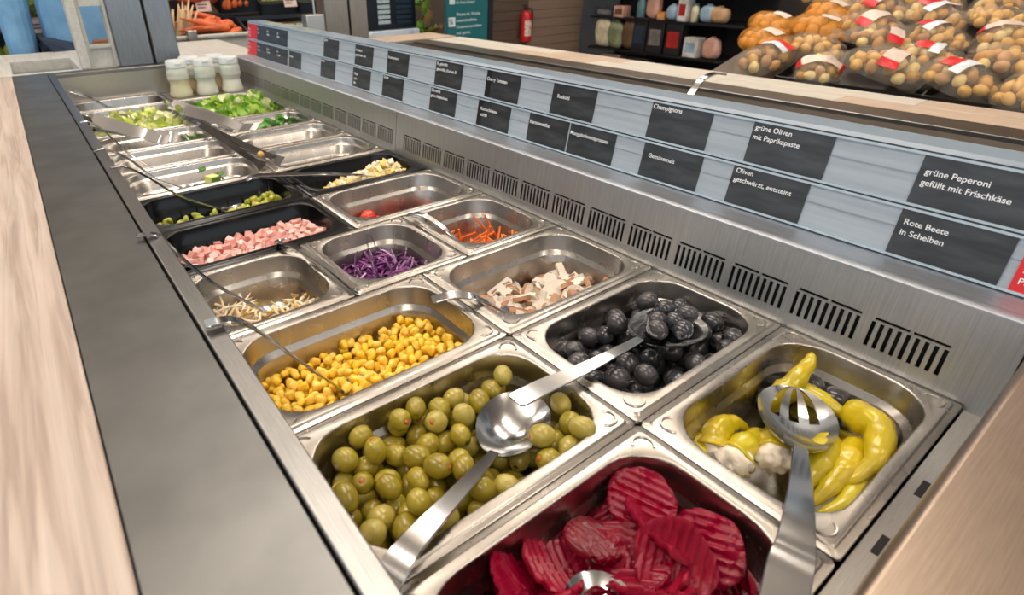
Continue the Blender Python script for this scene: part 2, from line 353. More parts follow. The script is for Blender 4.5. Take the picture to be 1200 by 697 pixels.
# ------------------------------------------------------------------ food pans
def rrect(cx, cy, hx, hy, r, z, n=7):
    out = []
    for (sx, sy, a0) in ((1, 1, 0), (-1, 1, 90), (-1, -1, 180), (1, -1, 270)):
        for k in range(n):
            a = math.radians(a0+90*k/(n-1))
            out.append((cx+sx*(hx-r)+r*math.cos(a), cy+sy*(hy-r)+r*math.sin(a), z))
    return out
PANDEPTH = 82
def pan_mesh(w, d, plastic=False, zs=1):
    hx, hy = w/2-.6, d/2-.6; fl = 15 if not plastic else 17; ox, oy = hx-fl, hy-fl; R = 42 if not plastic else 36
    b = MB()
    L = [rrect(0, 0, hx-.6, hy-.6, 5, -6), rrect(0, 0, hx, hy, 5.5, -5), rrect(0, 0, hx, hy, 5.5, -2.6), rrect(0, 0, hx-.8, hy-.8, 5, -2), rrect(0, 0, hx-4.6, hy-4.6, 5, -2.2), rrect(0, 0, hx-5.4, hy-5.4, 5, -1.6), rrect(0, 0, hx-6.4, hy-6.4, 5, -.1), rrect(0, 0, hx-7, hy-7, 5, 0),
         rrect(0, 0, ox+1.6, oy+1.6, R+1, 0), rrect(0, 0, ox+.5, oy+.5, R, -.5), rrect(0, 0, ox, oy, R, -2), rrect(0, 0, ox-.8, oy-.8, R, -24)]
    if plastic: L += [rrect(0, 0, ox-2.6, oy-2.6, R-1, -26), rrect(0, 0, ox-7, oy-7, R-4, -70), rrect(0, 0, ox-10, oy-10, R-5, -79)]
    else: L += [rrect(0, 0, ox-1.2, oy-1.2, R, -25), rrect(0, 0, ox-5.5, oy-5.5, R-2, -30), rrect(0, 0, ox-6.2, oy-6.2, R-2, -31.5), rrect(0, 0, ox-9, oy-9, R-3, -68), rrect(0, 0, ox-12, oy-12, R-5, -76), rrect(0, 0, ox-20, oy-20, R-12, -81)]
    L += [rrect(0, 0, ox-28, oy-28, 14, -PANDEPTH)]
    b.rings(L, cap0=False)
    # stamped half-moon in every corner of the flange
    if not plastic:
        for sx in (1, -1):
            for sy in (1, -1):
                cx, cy = sx*(hx-19), sy*(hy-19)
                for r0, zz in ((9.6, 1.1),):
                    pts = []
                    for k in range(13):
                        a = math.atan2(sy, sx)+math.radians(-105+210*k/12)
                        pts.append((cx+r0*math.cos(a)*.92, cy+r0*math.sin(a)*.92, .1))
                    b.tube(pts, 1.25, 6)
    else:
        for k in range(-3, 4):
            for sy in (1, -1):
                x = k*(ox*.24); b.add([(x-1, sy*(oy-3.2), -28), (x+1, sy*(oy-3.2), -28), (x+1, sy*(oy-7.6), -74), (x-1, sy*(oy-7.6), -74)], [(0, 1, 2, 3)])
    b.v = [(x, y, z*zs if z < -6.5 else z) for x, y, z in b.v]
    return b.mesh('pan', [BLACKP if plastic else STEEL], True, 50)
PANS = {}
def pan(key, x0, x1, y0, y1, label, plastic=False, name='food_pan'):
    zs = .5 if key in ('cucu', 'chick', 'emptyL', 'emptyR', 'rocket', 'spin') else 1          # shallow pans
    k = (round(x1-x0), round(y1-y0), plastic, zs)
    if k not in PANS: PANS[k] = pan_mesh(x1-x0, y1-y0, plastic, zs)
    o = obj(name, PANS[k], None, loc=((x0+x1)/2, (y0+y1)/2, 0))
    tag(o, label, 'pan'); fl = 17 if plastic else 15
    return dict(cx=(x0+x1)/2, cy=(y0+y1)/2, hx=(x1-x0)/2-fl-7, hy=(y1-y0)/2-fl-7)
def row(i, k=1): return YB[i], YB[i+k]
P = {}
for key, i, k, col, lab, pl in (
    ('beet', 0, 1, 'L', 'steel food pan stained red, full of sliced beetroot', 0), ('pepper', 0, 1, 'R', 'steel food pan holding stuffed yellow-green peppers, nearest the end plate', 0),
    ('golive', 1, 1, 'L', 'steel food pan filled with green olives', 0), ('bolive', 1, 1, 'R', 'steel food pan filled with black olives', 0),
    ('corn', 2, 1, 'L', 'steel food pan filled with yellow sweetcorn', 0), ('mush', 2, 1, 'R', 'steel food pan holding sliced brown mushrooms', 0),
    ('ham', 4, 1, 'L', 'black plastic food pan filled with pink ham cubes', 1), ('tomato', 4, 1, 'R', 'nearly empty steel food pan with a cherry tomato left', 0),
    ('edam', 5, 1, 'L', 'black plastic food pan with a few green soybeans', 1), ('egg', 5, 1, 'R', 'black plastic food pan with chopped boiled egg', 1),
    ('cucu', 6, 1, 'L', 'nearly empty steel food pan with one cucumber cube left', 0), ('chick', 6, 1, 'R', 'empty steel food pan directly behind the chopped egg pan', 0),
    ('emptyL', 7, 1, 'L', 'empty steel food pan directly behind the cucumber pan', 0), ('emptyR', 7, 1, 'R', 'empty steel food pan directly in front of the spinach pan', 0),
    ('rocket', 8, 1, 'L', 'steel food pan under the open tongs with few greens', 0), ('spin', 8, 1, 'R', 'steel food pan with a few spinach leaves', 0),
    ('ice', 9, 2, 'L', 'large steel food pan of shredded iceberg lettuce', 0), ('lett', 9, 2, 'R', 'large steel food pan of chopped green lettuce', 0),
    ('last', 11, 1, 'L', 'empty steel food pan at the far end wall', 0)):
    a, b = row(i, k)
    P[key] = pan(key, *((XL, XS) if col == 'L' else (XS, XR)), a, b, lab, bool(pl))
a, b = row(3)
P['sprout'] = pan('sprout', -262, -86, a, b, 'small steel food pan with bean sprouts'); P['cab'] = pan('cab', -86, 89, a, b, 'small steel food pan of shredded red cabbage'); P['carrot'] = pan('carrot', 89, 264, a, b, 'small steel food pan with carrot sticks')
tag(obj('bottle_plate', B(XS+1, XR, YB[11]+1, YB[12], -6, 0), STEELX, bev=2), 'flat steel cover plate beneath the dressing bottles', 'plate')

# ------------------------------------------------------------------ food
def inside(x, y, hx, hy, r):
    ax, ay = abs(x), abs(y)
    if ax > hx or ay > hy: return False
    dx, dy = ax-(hx-r), ay-(hy-r)
    return not (dx > 0 and dy > 0 and dx*dx+dy*dy > r*r)
def drop(p, n, r, bias=None, tries=14, floor=-PANDEPTH, margin=0, seed=1, vr=.08, pack=.96):
    g = random.Random(seed); out = []; hx, hy = p['hx']-margin-r*.6, p['hy']-margin-r*.6
    cell = {}; cs = 2.3*r
    for i in range(n):
        ri = r*(1+g.uniform(-vr, vr)); best = None
        for _ in range(tries):
            while True:
                x, y = g.uniform(-hx, hx), g.uniform(-hy, hy)
                if inside(x, y, hx, hy, 32): break
            z = floor+ri; ci, cj = int(x//cs), int(y//cs)
            for a in (ci-1, ci, ci+1):
                for b in (cj-1, cj, cj+1):
                    for (qx, qy, qz, qr) in cell.get((a, b), ()):
                        d2 = (x-qx)**2+(y-qy)**2; s = (ri+qr)*pack
                        if d2 < s*s: z = max(z, qz+math.sqrt(s*s-d2))
            c = z+(bias(x, y) if bias else 0)
            if best is None or c < best[0]: best = (c, x, y, z)
        _, x, y, z = best; out.append((x+p['cx'], y+p['cy'], z, ri))
        cell.setdefault((int(x//cs), int(y//cs)), []).append((x, y, z, ri))
    return out
def rrot(g=rng): return Euler((g.uniform(0, 6.28), g.uniform(0, 6.28), g.uniform(0, 6.28)))
def topmost(pts, cut=.75):
    res = []
    for i, (x, y, z, r) in enumerate(pts):
        cov = sum(1 for (a, b, c, q) in pts if c > z+r*.5 and (a-x)**2+(b-y)**2 < (cut*(r+q))**2)
        res.append(cov)
    return res
def ball(rx, ry, rz, seg=14, rng_=9, fn=None, mats=None, name='ball', pow_=1, mfn=None):
    b = MB(); loops = []
    for i in range(rng_+1):
        th = math.pi*i/rng_; st, ct = math.sin(th), math.cos(th); st = max(st, .012)
        lp = []
        for j in range(seg):
            ph = 2*math.pi*j/seg
            v = Vector((rx*abs(st)**pow_*math.copysign(abs(math.cos(ph))**pow_, math.cos(ph)), ry*abs(st)**pow_*math.copysign(abs(math.sin(ph))**pow_, math.sin(ph)), rz*math.copysign(abs(ct)**pow_, ct)))
            if fn: v = fn(v)
            lp.append(v)
        loops.append(lp)
    b.rings(loops)
    return b.mesh(name, mats, True)
def lump(amp, sc, off=0):
    def f(v):
        k = 1+amp*noise.noise(Vector((v.x/sc+off, v.y/sc-off, v.z/sc+off*2))); return v*k
    return f
def where(x, y, p):
    u, v = (x-p['cx'])/p['hx'], (y-p['cy'])/p['hy']
    a = 'left' if u < -.34 else ('right' if u > .34 else ''); b = 'front' if v < -.34 else ('back' if v > .34 else '')
    if a and b: return 'in the %s %s corner' % (b, a)
    if a: return 'midway along the %s end' % a
    if b: return 'midway along the %s wall' % b
    return 'in the middle'
def bed(name, p, z, m, label, cat, x0=-1, x1=1, amp=4, y0=-1, y1=1):
    b = MB(); n, k = 22, 14; vs = []
    hx, hy = p['hx']-1, p['hy']-1
    for i in range(n+1):
        for j in range(k+1):
            u, v = -1+2*i/n, -1+2*j/k
            if n and abs(u) > .6 and abs(v) > .6: 
                q = math.hypot((abs(u)-.6)/.4, (abs(v)-.6)/.4)
                if q > 1: u = math.copysign(.6+(abs(u)-.6)/q, u); v = math.copysign(.6+(abs(v)-.6)/q, v)
            x, y = (x0+(x1-x0)*(u+1)/2)*hx, (y0+(y1-y0)*(v+1)/2)*hy; e = 1-max(abs(u), abs(v))**6
            vs.append((p['cx']+x, p['cy']+y, -79+(z+79)*(.25+.75*e)+amp*noise.noise(Vector((x*.12, y*.12, z)))))
    b.add(vs, [(i*(k+1)+j, (i+1)*(k+1)+j, (i+1)*(k+1)+j+1, i*(k+1)+j+1) for i in range(n) for j in range(k)])
    return tag(obj(name, b, m, smooth=True), label, cat, kind='stuff')
def pk(lst, names):
    i = g.randrange(len(lst)); return lst[i], names[i % len(names)]
def put(name, me, loc, rot, label, cat, group, scale=1, z0=None):
    o = bpy.data.objects.new(name, me); o.location = Vector(loc)*S; o.rotation_euler = rot; o.scale = (scale,)*3
    COL.objects.link(o); return tag(o, label, cat, group)

# green olives
GOL = [mat('green olive a', (150, 134, 34), (166, 150, 52), .25, 0, 60, sss=.1, coat=.3), mat('green olive b', (164, 148, 58), (178, 164, 84), .25, 0, 60, sss=.1, coat=.3), mat('green olive c', (136, 120, 28), (152, 136, 40), .25, 0, 60, sss=.1, coat=.3)]
PIM = mat('paprika filling', (190, 92, 40), None, .4); HOLE = mat('olive hole', (92, 74, 20), None, .5)
def dimple(rz, dep, rad):
    def f(v):
        q = math.hypot(v.x, v.y)
        if v.z > 0 and q < rad: v = Vector((v.x, v.y, v.z-dep*(1-q/rad)))
        return v
    return f
gm = [ball(10.6, 10.6, 13, 16, 12, dimple(13, 2.2, 4.2), m, 'olive') for m in GOL]+[ball(11.2, 10.8, 12.2, 16, 12, dimple(12, 2, 4), GOL[0], 'olive')]
fm = ball(2.7, 2.7, 1.2, 8, 4, None, PIM, 'paprika_filling'); fm2 = MB().box(-2.6, 2.6, -.6, .6, -.6, .5).box(-.6, .6, -2.6, 2.6, -.6, .5).mesh('cross_cut', [HOLE], False)
g = random.Random(3)
pts = drop(P['golive'], 205, 10.5, lambda x, y: -.02*x, 16, margin=-5, seed=11)
pts = [q for q in pts if not (abs(q[0]+66) < 50 and abs(q[1]-242-(q[0]+66)*.5) < 34 and q[2] > -42)]
for (x, y, z, r) in pts:
    t = g.random(); rot = rrot(g); right = x > -95
    me = gm[1] if (right and g.random() < .6) else g.choice(gm)
    look = ('pale' if me is gm[1] else 'dark' if me is gm[2] else 'mid')+' green olive '+('with red filling ' if t < .4 else 'with cross cut end ' if t < .7 else 'with plain skin ')
    o = put('green_olive', me, (x, y, z), rot, look+where(x, y, P['golive'])+' of its pan', 'olive', 'green olives in the pan', r/11.2)
    if t < .7:
        ch = bpy.data.objects.new('paprika_filling' if t < .4 else 'cross_cut', fm if t < .4 else fm2); ch.location = (0, 0, (11.2 if t < .4 else 11.6)*S); link(ch, o)
# black olives
BOL = [mat('black olive a', (40, 42, 48), (56, 58, 66), .22, 0, 50, coat=.4), mat('black olive b', (54, 52, 54), (68, 66, 70), .25, 0, 50, coat=.3)]
bm = [ball(11.8, 11.8, 13.6, 16, 12, dimple(13, 4, 5), m, 'olive') for m in BOL]
for (x, y, z, r) in drop(P['bolive'], 114, 12.2, lambda x, y: .1*abs(x+10)+.03*y, 16, margin=-5, seed=5):
    if abs(x-156) < 56 and abs(y-236) < 42 and z > -44: continue
    me = g.choice(bm)
    put('black_olive', me, (x, y, z), rrot(g), ('bluish' if me is bm[0] else 'brownish')+' black olive '+where(x, y, P['bolive'])+' of its pan', 'olive', 'black olives in the pan', r/12.4)
# corn
CORN = [mat('corn a', (238, 190, 30), (248, 208, 60), .3, 0, 80, sss=.15, coat=.2), mat('corn b', (240, 192, 52), (248, 214, 96), .3, 0, 80, sss=.15, coat=.2)]
def kern(v): 
    t = (v.z+5)/10; return Vector((v.x*(.62+.42*t), v.y*(.72+.3*t), v.z))
cm = [ball(5.6, 4.4, 5.4, 12, 8, kern, m, 'kernel', .6) for m in CORN]
pts = drop(P['corn'], 760, 5.6, lambda x, y: -.06*abs(x+20)+.14*abs(x+40)*(x < -40)*0+.05*y, 7, margin=0, seed=2, pack=.84, floor=-74)
cov = topmost(pts); order = sorted(range(len(pts)), key=lambda i: (cov[i], -pts[i][2]))
hidden = MB()
for n_, i in enumerate(order):
    x, y, z, r = pts[i]
    if n_ < 295:
        me_, lk_ = pk(cm, ('deep yellow', 'bright yellow')); put('corn_kernel', me_, (x, y, z), rrot(g), lk_+' sweetcorn kernel '+where(x, y, P['corn'])+' of the corn pan', 'corn kernel', 'sweetcorn kernels on top', r/5.6*1.04)
    else:
        s = 5.4; R = rrot(g).to_matrix(); vs = [Vector((x, y, z))+R @ Vector(v)*s for v in ((1, 0, 0), (-1, 0, 0), (0, 1, 0), (0, -1, 0), (0, 0, 1), (0, 0, -1))]
        hidden.add(vs, [(0, 2, 4), (2, 1, 4), (1, 3, 4), (3, 0, 4), (2, 0, 5), (1, 2, 5), (3, 1, 5), (0, 3, 5)])
tag(obj('corn_bed', hidden, CORN[0], smooth=True), 'loose sweetcorn kernels deeper down in the corn pan', 'corn', kind='stuff')
# ham cubes
HAM = [mat('ham a', (226, 164, 152), (240, 196, 184), .4, 0, 90, sss=.2), mat('ham b', (214, 146, 140), (232, 178, 170), .4, 0, 90, sss=.2), mat('ham c', (236, 188, 182), (244, 208, 202), .4, 0, 90, sss=.2)]
def cube(a, b, c, j, seed, m, name):
    gg = random.Random(seed); mb = B(-a, a, -b, b, -c, c); mb.v = [tuple(q+gg.uniform(-j, j) for q in v) for v in mb.v]
    return mb.mesh(name, [m], False)
hm = [cube(5.2, 5, 4.8, 1.0, k, HAM[k % 3], 'ham') for k in range(6)]
bed('ham_bed', P['ham'], -50, HAM[1], 'diced ham heaped deeper down in the black pan', 'ham')
for (x, y, z, r) in drop(P['ham'], 296, 6.4, lambda x, y: -.05*x+.02*y, 8, seed=8, pack=.84, floor=-47):
    me_, lk_ = pk(hm, ('rosy', 'deep', 'pale'))
    put('ham_cube', me_, (x, y, z), rrot(g), lk_+' pink diced ham cube '+where(x, y, P['ham'])+' of its black pan', 'ham cube', 'diced ham cubes', r/6.3)
# chopped egg
EGG = [mat('egg white', (240, 232, 208), (248, 244, 230), .4, 0, 90, sss=.2), mat('egg yolk', (236, 196, 96), (244, 216, 130), .6, 0, 90), mat('egg pale', (240, 222, 168), None, .5)]
em = [cube(6, 5, 3.6, 1.8, 20+k, EGG[k % 3], 'egg') for k in range(6)]
bed('egg_bed', P['egg'], -42, EGG[2], 'chopped egg heaped deeper down in the black pan', 'egg', -.85, .95, y0=-1, y1=.5)
for (x, y, z, r) in drop(P['egg'], 210, 6.6, lambda x, y: -.2*x+.25*max(0, y), 8, seed=4, pack=.82, floor=-43):
    me_, lk_ = pk(em, ('white', 'yolk yellow', 'cream'))
    put('egg_piece', me_, (x, y, z), rrot(g), lk_+' chopped boiled egg piece '+where(x, y, P['egg'])+' of its black pan', 'egg piece', 'chopped egg pieces', r/6.6)
# edamame
ED = [mat('soybean a', (168, 180, 64), (186, 194, 84), .35, 0, 60, sss=.1), mat('soybean b', (190, 184, 80), (200, 196, 104), .35, 0, 60, sss=.1)]
def bean(v): return Vector((v.x, v.y+.035*v.x*v.x-1, v.z))
edm = [ball(9.5, 6.2, 5.2, 12, 8, bean, m, 'bean') for m in ED]
pe = P['edam']
bed('soybean_bed', pe, -50, ED[0], 'soybeans heaped deeper down at the right end of the pan', 'soybean', .25, .98, y0=-.9, y1=.9)
for (x, y, z, r) in drop(dict(cx=pe['cx']+62, cy=pe['cy'], hx=44, hy=pe['hy']), 74, 6.4, lambda x, y: (-.3*x+.1*abs(y)) , 9, seed=9, pack=.9, floor=-50): put('soybean', g.choice(edm), (x, y, z), rrot(g), 'green shelled soybean heaped at the right end of its pan', 'soybean', 'shelled soybeans', 1.05)
bed('soybean_bed', pe, -54, ED[1], 'soybeans lying deeper down at the left back of the pan', 'soybean', -.75, -.05, y0=.1, y1=.95, amp=6)
for k in range(14):
    put('soybean', g.choice(edm), (pe['cx']+g.uniform(-95, 0), pe['cy']+g.uniform(30, 52), -52+g.uniform(0, 16)), rrot(g), 'green shelled soybean scattered along the left half of its pan', 'soybean', 'shelled soybeans', 1.05)
# mushrooms
MW = mat('mushroom flesh', (240, 234, 222), (230, 218, 204), .6, 0, 60); MBR = mat('mushroom skin', (190, 142, 104), (164, 116, 84), .6, 0, 60); MG = mat('mushroom gills', (150, 112, 92), (176, 142, 120), .7, 0, 200)
def mush(kind):
    if kind == 0: prof = [(-4, -20), (-5, -3), (-9, 0), (-17, -3), (-20, 2), (-18, 9), (-11, 15), (0, 17.5), (11, 15), (18, 9), (20, 2), (17, -3), (9, 0), (5, -3), (5, -20)]
    elif kind == 1: prof = [(-16, -2), (-18, 4), (-14, 11), (-6, 15), (4, 15), (13, 11), (17, 3), (14, -2), (4, 1), (-6, 1)]
    else: prof = [(-4, -14), (-5, 0), (-12, 2), (-14, 6), (-8, 13), (2, 14), (8, 9), (9, 2), (4, 0), (4, -13)]
    n = len(prof); t = 2.6; b = MB()
    vs = [(x, -t, z) for x, z in prof]+[(x, t, z) for x, z in prof]
    b.add(vs, [tuple(range(n))[::-1], tuple(range(n, 2*n))], 0)
    for i in range(n):
        k = (i+1) % n; brown = prof[i][1]+prof[k][1] > 3 and max(abs(prof[i][0]), abs(prof[k][0])) > 7 or prof[i][1]+prof[k][1] > 20
        b.add([vs[i], vs[k], vs[k+n], vs[i+n]], [(0, 1, 2, 3)], 1 if brown else 0)
    if kind < 2:
        for s in (1, -1): b.add([(-16, s*(t+.2), -1), (-6, s*(t+.2), 1), (-5, s*(t+.2), 4), (-15, s*(t+.2), 2.5)], [(0, 1, 2, 3)], 2).add([(16, s*(t+.2), -1), (6, s*(t+.2), 1), (5, s*(t+.2), 4), (15, s*(t+.2), 2.5)], [(0, 1, 2, 3)], 2)
    return b.mesh('mushroom', [MW, MBR, MG], False)
mm = [mush(0), mush(1), mush(2), ball(17, 15, 9, 14, 8, lump(.12, 9), MBR, 'cap')]
for (x, y, z, r) in drop(P['mush'], 105, 11, lambda x, y: .05*abs(x-20)+.16*y, 8, seed=12, pack=.74, floor=-74):
    ki = g.choices(range(4), (4.5, 4, 3, 1.4))[0]; lk_ = ('whole profile', 'half cap', 'small broken', 'brown cap')[ki]
    put('mushroom_slice', mm[ki], (x, y, z), Euler((g.uniform(-1.3, 1.3)+1.57*(g.random() < .6), g.uniform(-.7, .7), g.uniform(0, 6.28))), lk_+' sliced mushroom piece '+where(x, y, P['mush'])+' of its pan', 'mushroom slice', 'mushroom slices', g.uniform(.85, 1.2))
# red cabbage
CB = [mat('cabbage dark', (70, 16, 76), (98, 28, 98), .35, 0, 60, coat=.2), mat('cabbage mid', (112, 34, 116), (138, 56, 138), .35, 0, 60, coat=.2), mat('cabbage pale', (186, 150, 194), (204, 178, 208), .4, 0, 60)]
def strand(seed, m, L=52, wd=5, th=1.4, curl=.9):
    gg = random.Random(seed); a = gg.uniform(0, 6.28); p = Vector((0, 0, 0)); pts = []; e = gg.uniform(-.3, .3); k1, k2 = gg.uniform(-curl, curl), gg.uniform(-.5, .5)
    for i in range(9): pts.append(p.copy()); p = p+Vector((math.cos(a)*math.cos(e), math.sin(a)*math.cos(e), math.sin(e)))*(L/8); a += k1*.5+gg.uniform(-.15, .15); e += k2*.35
    c = sum(pts, Vector())/len(pts); pts = [q-c for q in pts]
    return MB().strip(pts, [wd*(.5+.5*math.sin(math.pi*min(1, max(0, (i+.7)/9.4)))) for i in range(9)], th, (gg.uniform(-.6, .6), gg.uniform(-.6, .6), 1)).mesh('strand', [m], True, 50)
cbm = [strand(k, CB[(0, 1, 0, 1, 2, 0, 1, 0, 1, 0)[k % 10]]) for k in range(20)]
bed('cabbage_bed', P['cab'], -58, CB[0], 'red cabbage heaped deeper down in its pan', 'cabbage')
for (x, y, z, r) in drop(P['cab'], 230, 7, lambda x, y: .10*abs(x)-.0*y, 7, seed=14, pack=.6, margin=7, floor=-58):
    me_, lk_ = pk(cbm, ('dark', 'violet', 'dark curled', 'violet curled', 'pale', 'dark thin', 'violet thin', 'dark bent', 'violet bent', 'dark wavy'))
    put('cabbage_strand', me_, (x, y, z), Euler((g.uniform(-.6, .6), g.uniform(-.6, .6), g.uniform(0, 6.28))), lk_+' shredded red cabbage strand '+where(x, y, P['cab'])+' of the cabbage pan', 'cabbage strand', 'red cabbage strands', g.uniform(.7, 1.05))
put('cabbage_strand', cbm[0], (P['cab']['cx']+18, P['cab']['cy']+58, -22), Euler((.9, .9, .6)), 'single dark cabbage strand stuck on the back wall of the cabbage pan', 'cabbage strand', 'red cabbage strands', .7)
# carrots
CA = [mat('carrot a', (232, 120, 40), (240, 140, 60), .4, 0, 60, sss=.1), mat('carrot b', (226, 108, 34), None, .4)]
cam_ = [MB().strip([(0, 0, -24), (0, 1, 0), (k-1, 0, 24)], [3.4, 3.4, 2.8], 3.0, (0, 1, 0)).mesh('stick', [CA[k % 2]], False) for k in range(3)]
pc = P['carrot']; bed('carrot_bed', pc, -54, CA[1], 'carrot sticks heaped deeper down in their pan', 'carrot sticks', y1=.6)
for (x, y, z, r) in drop(pc, 105, 5, lambda x, y: .1*abs(x-5)+.3*y, 7, seed=15, pack=.62, margin=8, floor=-50): put('carrot_stick', g.choice(cam_), (x, y, z), Euler((1.57+g.uniform(-.35, .35), g.uniform(-.2, .2), g.uniform(0, 6.28))), 'thin orange carrot stick '+where(x, y, pc)+' of the carrot pan', 'carrot stick', 'carrot sticks', g.uniform(.8, 1.1))
for (x, y, a, b) in ((-48, 28, .5, .7), (-40, 20, .8, .3), (-30, 5, .1, -.2), (-8, -5, .6, .6), (0, -10, .5, .9), (36, 30, -.4, -.6), (44, 18, -.3, -.4), (8, -14, .2, .1), (-20, 12, .7, .9), (-55, 10, .9, -.4)): put('carrot_stick', g.choice(cam_), (pc['cx']+x, pc['cy']+y, -32), Euler((a, b, 0)), 'orange carrot stick poking up in the carrot pan', 'carrot stick', 'raised carrot sticks', 1)
# bean sprouts
SP = [mat('sprout white', (236, 222, 196), (246, 236, 216), .35, 0, 60, sss=.2), mat('sprout tan', (222, 196, 150), (236, 216, 176), .35, 0, 60, sss=.2)]; SPH = mat('sprout head', (214, 176, 62), (190, 160, 60), .4, 0, 60)
def sprout(seed, m):
    gg = random.Random(seed); a, e = 0, gg.uniform(-.3, .3); p = Vector((-24, 0, 0)); pts = []; k = gg.uniform(-.9, .9)
    for i in range(9): pts.append(p.copy()); p = p+Vector((math.cos(a)*math.cos(e), math.sin(a)*math.cos(e), math.sin(e)))*6.2; a += k*.22; e += gg.uniform(-.12, .12)
    return MB().tube(pts, [2.1, 2.3, 2.3, 2.2, 2.1, 1.9, 1.6, 1.0, .4], 7).mesh('sprout', [m], True), pts[0]
spm = [sprout(k, SP[k % 2]) for k in range(8)]; sph = ball(4.2, 2.9, 2.6, 8, 6, None, SPH, 'bean_head')
psp = P['sprout']
bed('sprout_bed', psp, -64, SP[1], 'bean sprouts heaped deeper down in their pan', 'bean sprouts')
spts = drop(psp, 170, 5.6, lambda x, y: .02*x+.25*y*(x > 0)+(14 if abs(x-2) < 12 else 0), 7, seed=16, pack=.62, margin=5, floor=-58)
for i, (x, y, z, r) in enumerate(spts):
    me, q = g.choice(spm)
    o = put('bean_sprout', me, (x, y, z+2), Euler((g.uniform(-.4, .4), g.uniform(-.55, .55), g.uniform(0, 6.28))), 'pale bean sprout '+where(x, y, psp)+' of the small sprout pan', 'bean sprout', 'bean sprouts', g.uniform(.75, 1.05))
    if g.random() < .45:
        ch = bpy.data.objects.new('bean_head', sph); ch.location = q*S; link(ch, o)
# beetroot slices
BE = [mat('beet a', (124, 4, 36), (138, 8, 44), .2, 0, 50, spec=.3), mat('beet b', (96, 2, 24), (112, 4, 30), .2, 0, 50, spec=.3), mat('beet c', (136, 12, 42), (148, 22, 52), .26, 0, 50, spec=.3)]
def beet(seed, m, R=29):
    gg = random.Random(seed); ph = gg.uniform(0, 6); sq = gg.uniform(.78, 1); cut = gg.random() < .3; cup = gg.uniform(-.004, .008); n = 64; nr = 16; b = MB()
    def top(r, a, s):
        rr = R*r*(1+.05*math.sin(2*a+ph)+.03*math.sin(5*a+ph)); x, y = rr*math.cos(a), rr*math.sin(a)*sq
        if cut and y < -R*.35: y = -R*.35
        return (x, y, s*(2.4 if r < .99 else 1.6)+1.5*math.sin(x*.86)+cup*(x*x+y*y))
    rs = [.02]+[i/(nr-1) for i in range(1, nr)]
    loops = [[top(r, 2*math.pi*j/n, 1) for j in range(n)] for r in rs]+[[top(r, 2*math.pi*j/n, -1) for j in range(n)] for r in rs[::-1]]
    b.rings(loops); return b.mesh('beet', [m], True, 60)
bem = [beet(k, BE[k % 3], 31+(k % 4)*2.5) for k in range(9)]
pb = P['beet']
for i, (x, y, z, r) in enumerate(drop(pb, 54, 15, lambda x, y: .05*abs(x-35)-.11*x-.05*y, 9, seed=17, pack=.74, margin=6, floor=-76)):
    me_, lk_ = pk(bem, ('bright small', 'dark mid-sized', 'pinkish large', 'bright large', 'dark small', 'pinkish mid-sized', 'bright wide', 'dark wide', 'pinkish small'))
    put('beetroot_slice', me_, (x, y, z+4), Euler((g.uniform(-.75, .75), g.uniform(-.75, .75), g.uniform(0, 6.28))), lk_+' crinkle cut red beetroot slice '+where(x, y, pb)+' of the beet pan', 'beetroot slice', 'beetroot slices', g.uniform(.85, 1.05))
# peppers
PE = [mat('pepper a', (208, 182, 20), (184, 166, 24), .22, 0, 30, bump=.15, bscale=120, coat=.4, sss=.1), mat('pepper b', (190, 172, 22), (206, 190, 40), .22, 0, 30, bump=.15, bscale=120, coat=.4, sss=.1)]
CHEESE = mat('cream cheese', (244, 236, 222), (230, 218, 200), .5, 0, 60, bump=.5, bscale=160); REDP = mat('red pepper piece', (206, 40, 26), None, .3)
def pepper(pts, r0, m, label, cheese=False, tip=.08, flip=False):
    path = smoothpath(pts, 6); n = len(path); o = path[0].copy(); loc = [p-o for p in path]
    rad = []
    for i in range(n):
        t = i/(n-1); k = (1-t)**.75*(1-tip)+tip
        if t < .15 and not cheese: k *= .55+.45*math.sin(t/.15*1.57)
        if i == n-1: k *= .35
        rad.append(r0*k*(1+.06*math.sin(i*1.7)))
    mb_ = MB().tube(loc, rad, 18); cs_ = [Vector(v) for v in mb_.v]
    mb_.v = [tuple(Vector(v)+(Vector(v)-loc[q//18])*(.22*noise.noise(Vector((v[0], v[1], v[2]))*.07+o*.01)+.10*noise.noise(Vector((v[0], v[1], v[2]))*.2))) for q, v in enumerate(mb_.v)]
    ob = obj('pepper', mb_, m, loc=o, smooth=True); tag(ob, label, 'pepper', None)
    if cheese:
        d = (loc[0]-loc[1]).normalized(); q = d.to_track_quat('Z', 'Y').to_euler()
        obj('cream_cheese', ball(r0*.98, r0*.9, r0*.8, 20, 14, lump(.5, 5, r0), CHEESE, 'cheese'), None, ob, loc=d*2, rot=q)
    return ob
pepper([(80, 126, -44), (92, 132, -34), (112, 128, -34), (126, 118, -42)], 16, PE[0], 'curled yellow pepper stuffed with cream cheese at the left of the pepper pan', True)
pepper([(80, 106, -42), (106, 108, -38), (138, 109, -44)], 17, PE[1], 'yellow pepper with white cream cheese bulging from its open end', True)
pepper([(107, 86, -38), (130, 98, -38), (160, 104, -46)], 16, PE[0], 'yellow pepper with cheese smeared mouth lying just left of the slotted spoon', True)
pepper([(62, 130, -52), (86, 136, -44), (118, 134, -52)], 14, PE[1], 'shaded yellow pepper against the left back corner of the pepper pan')
pepper([(172, 128, -46), (200, 118, -28), (222, 116, -8), (230, 118, 2)], 14, PE[0], 'pointed green-yellow pepper standing up against the back wall')
pepper([(212, 110, -38), (208, 84, -32), (206, 58, -34)], 14, PE[1], 'long yellow pepper lying behind the slotted spoon')
pepper([(204, 64, -26), (186, 38, -16), (150, 26, -18), (120, 32, -36)], 18, PE[0], 'large curved yellow pepper hooked over the others at the right')
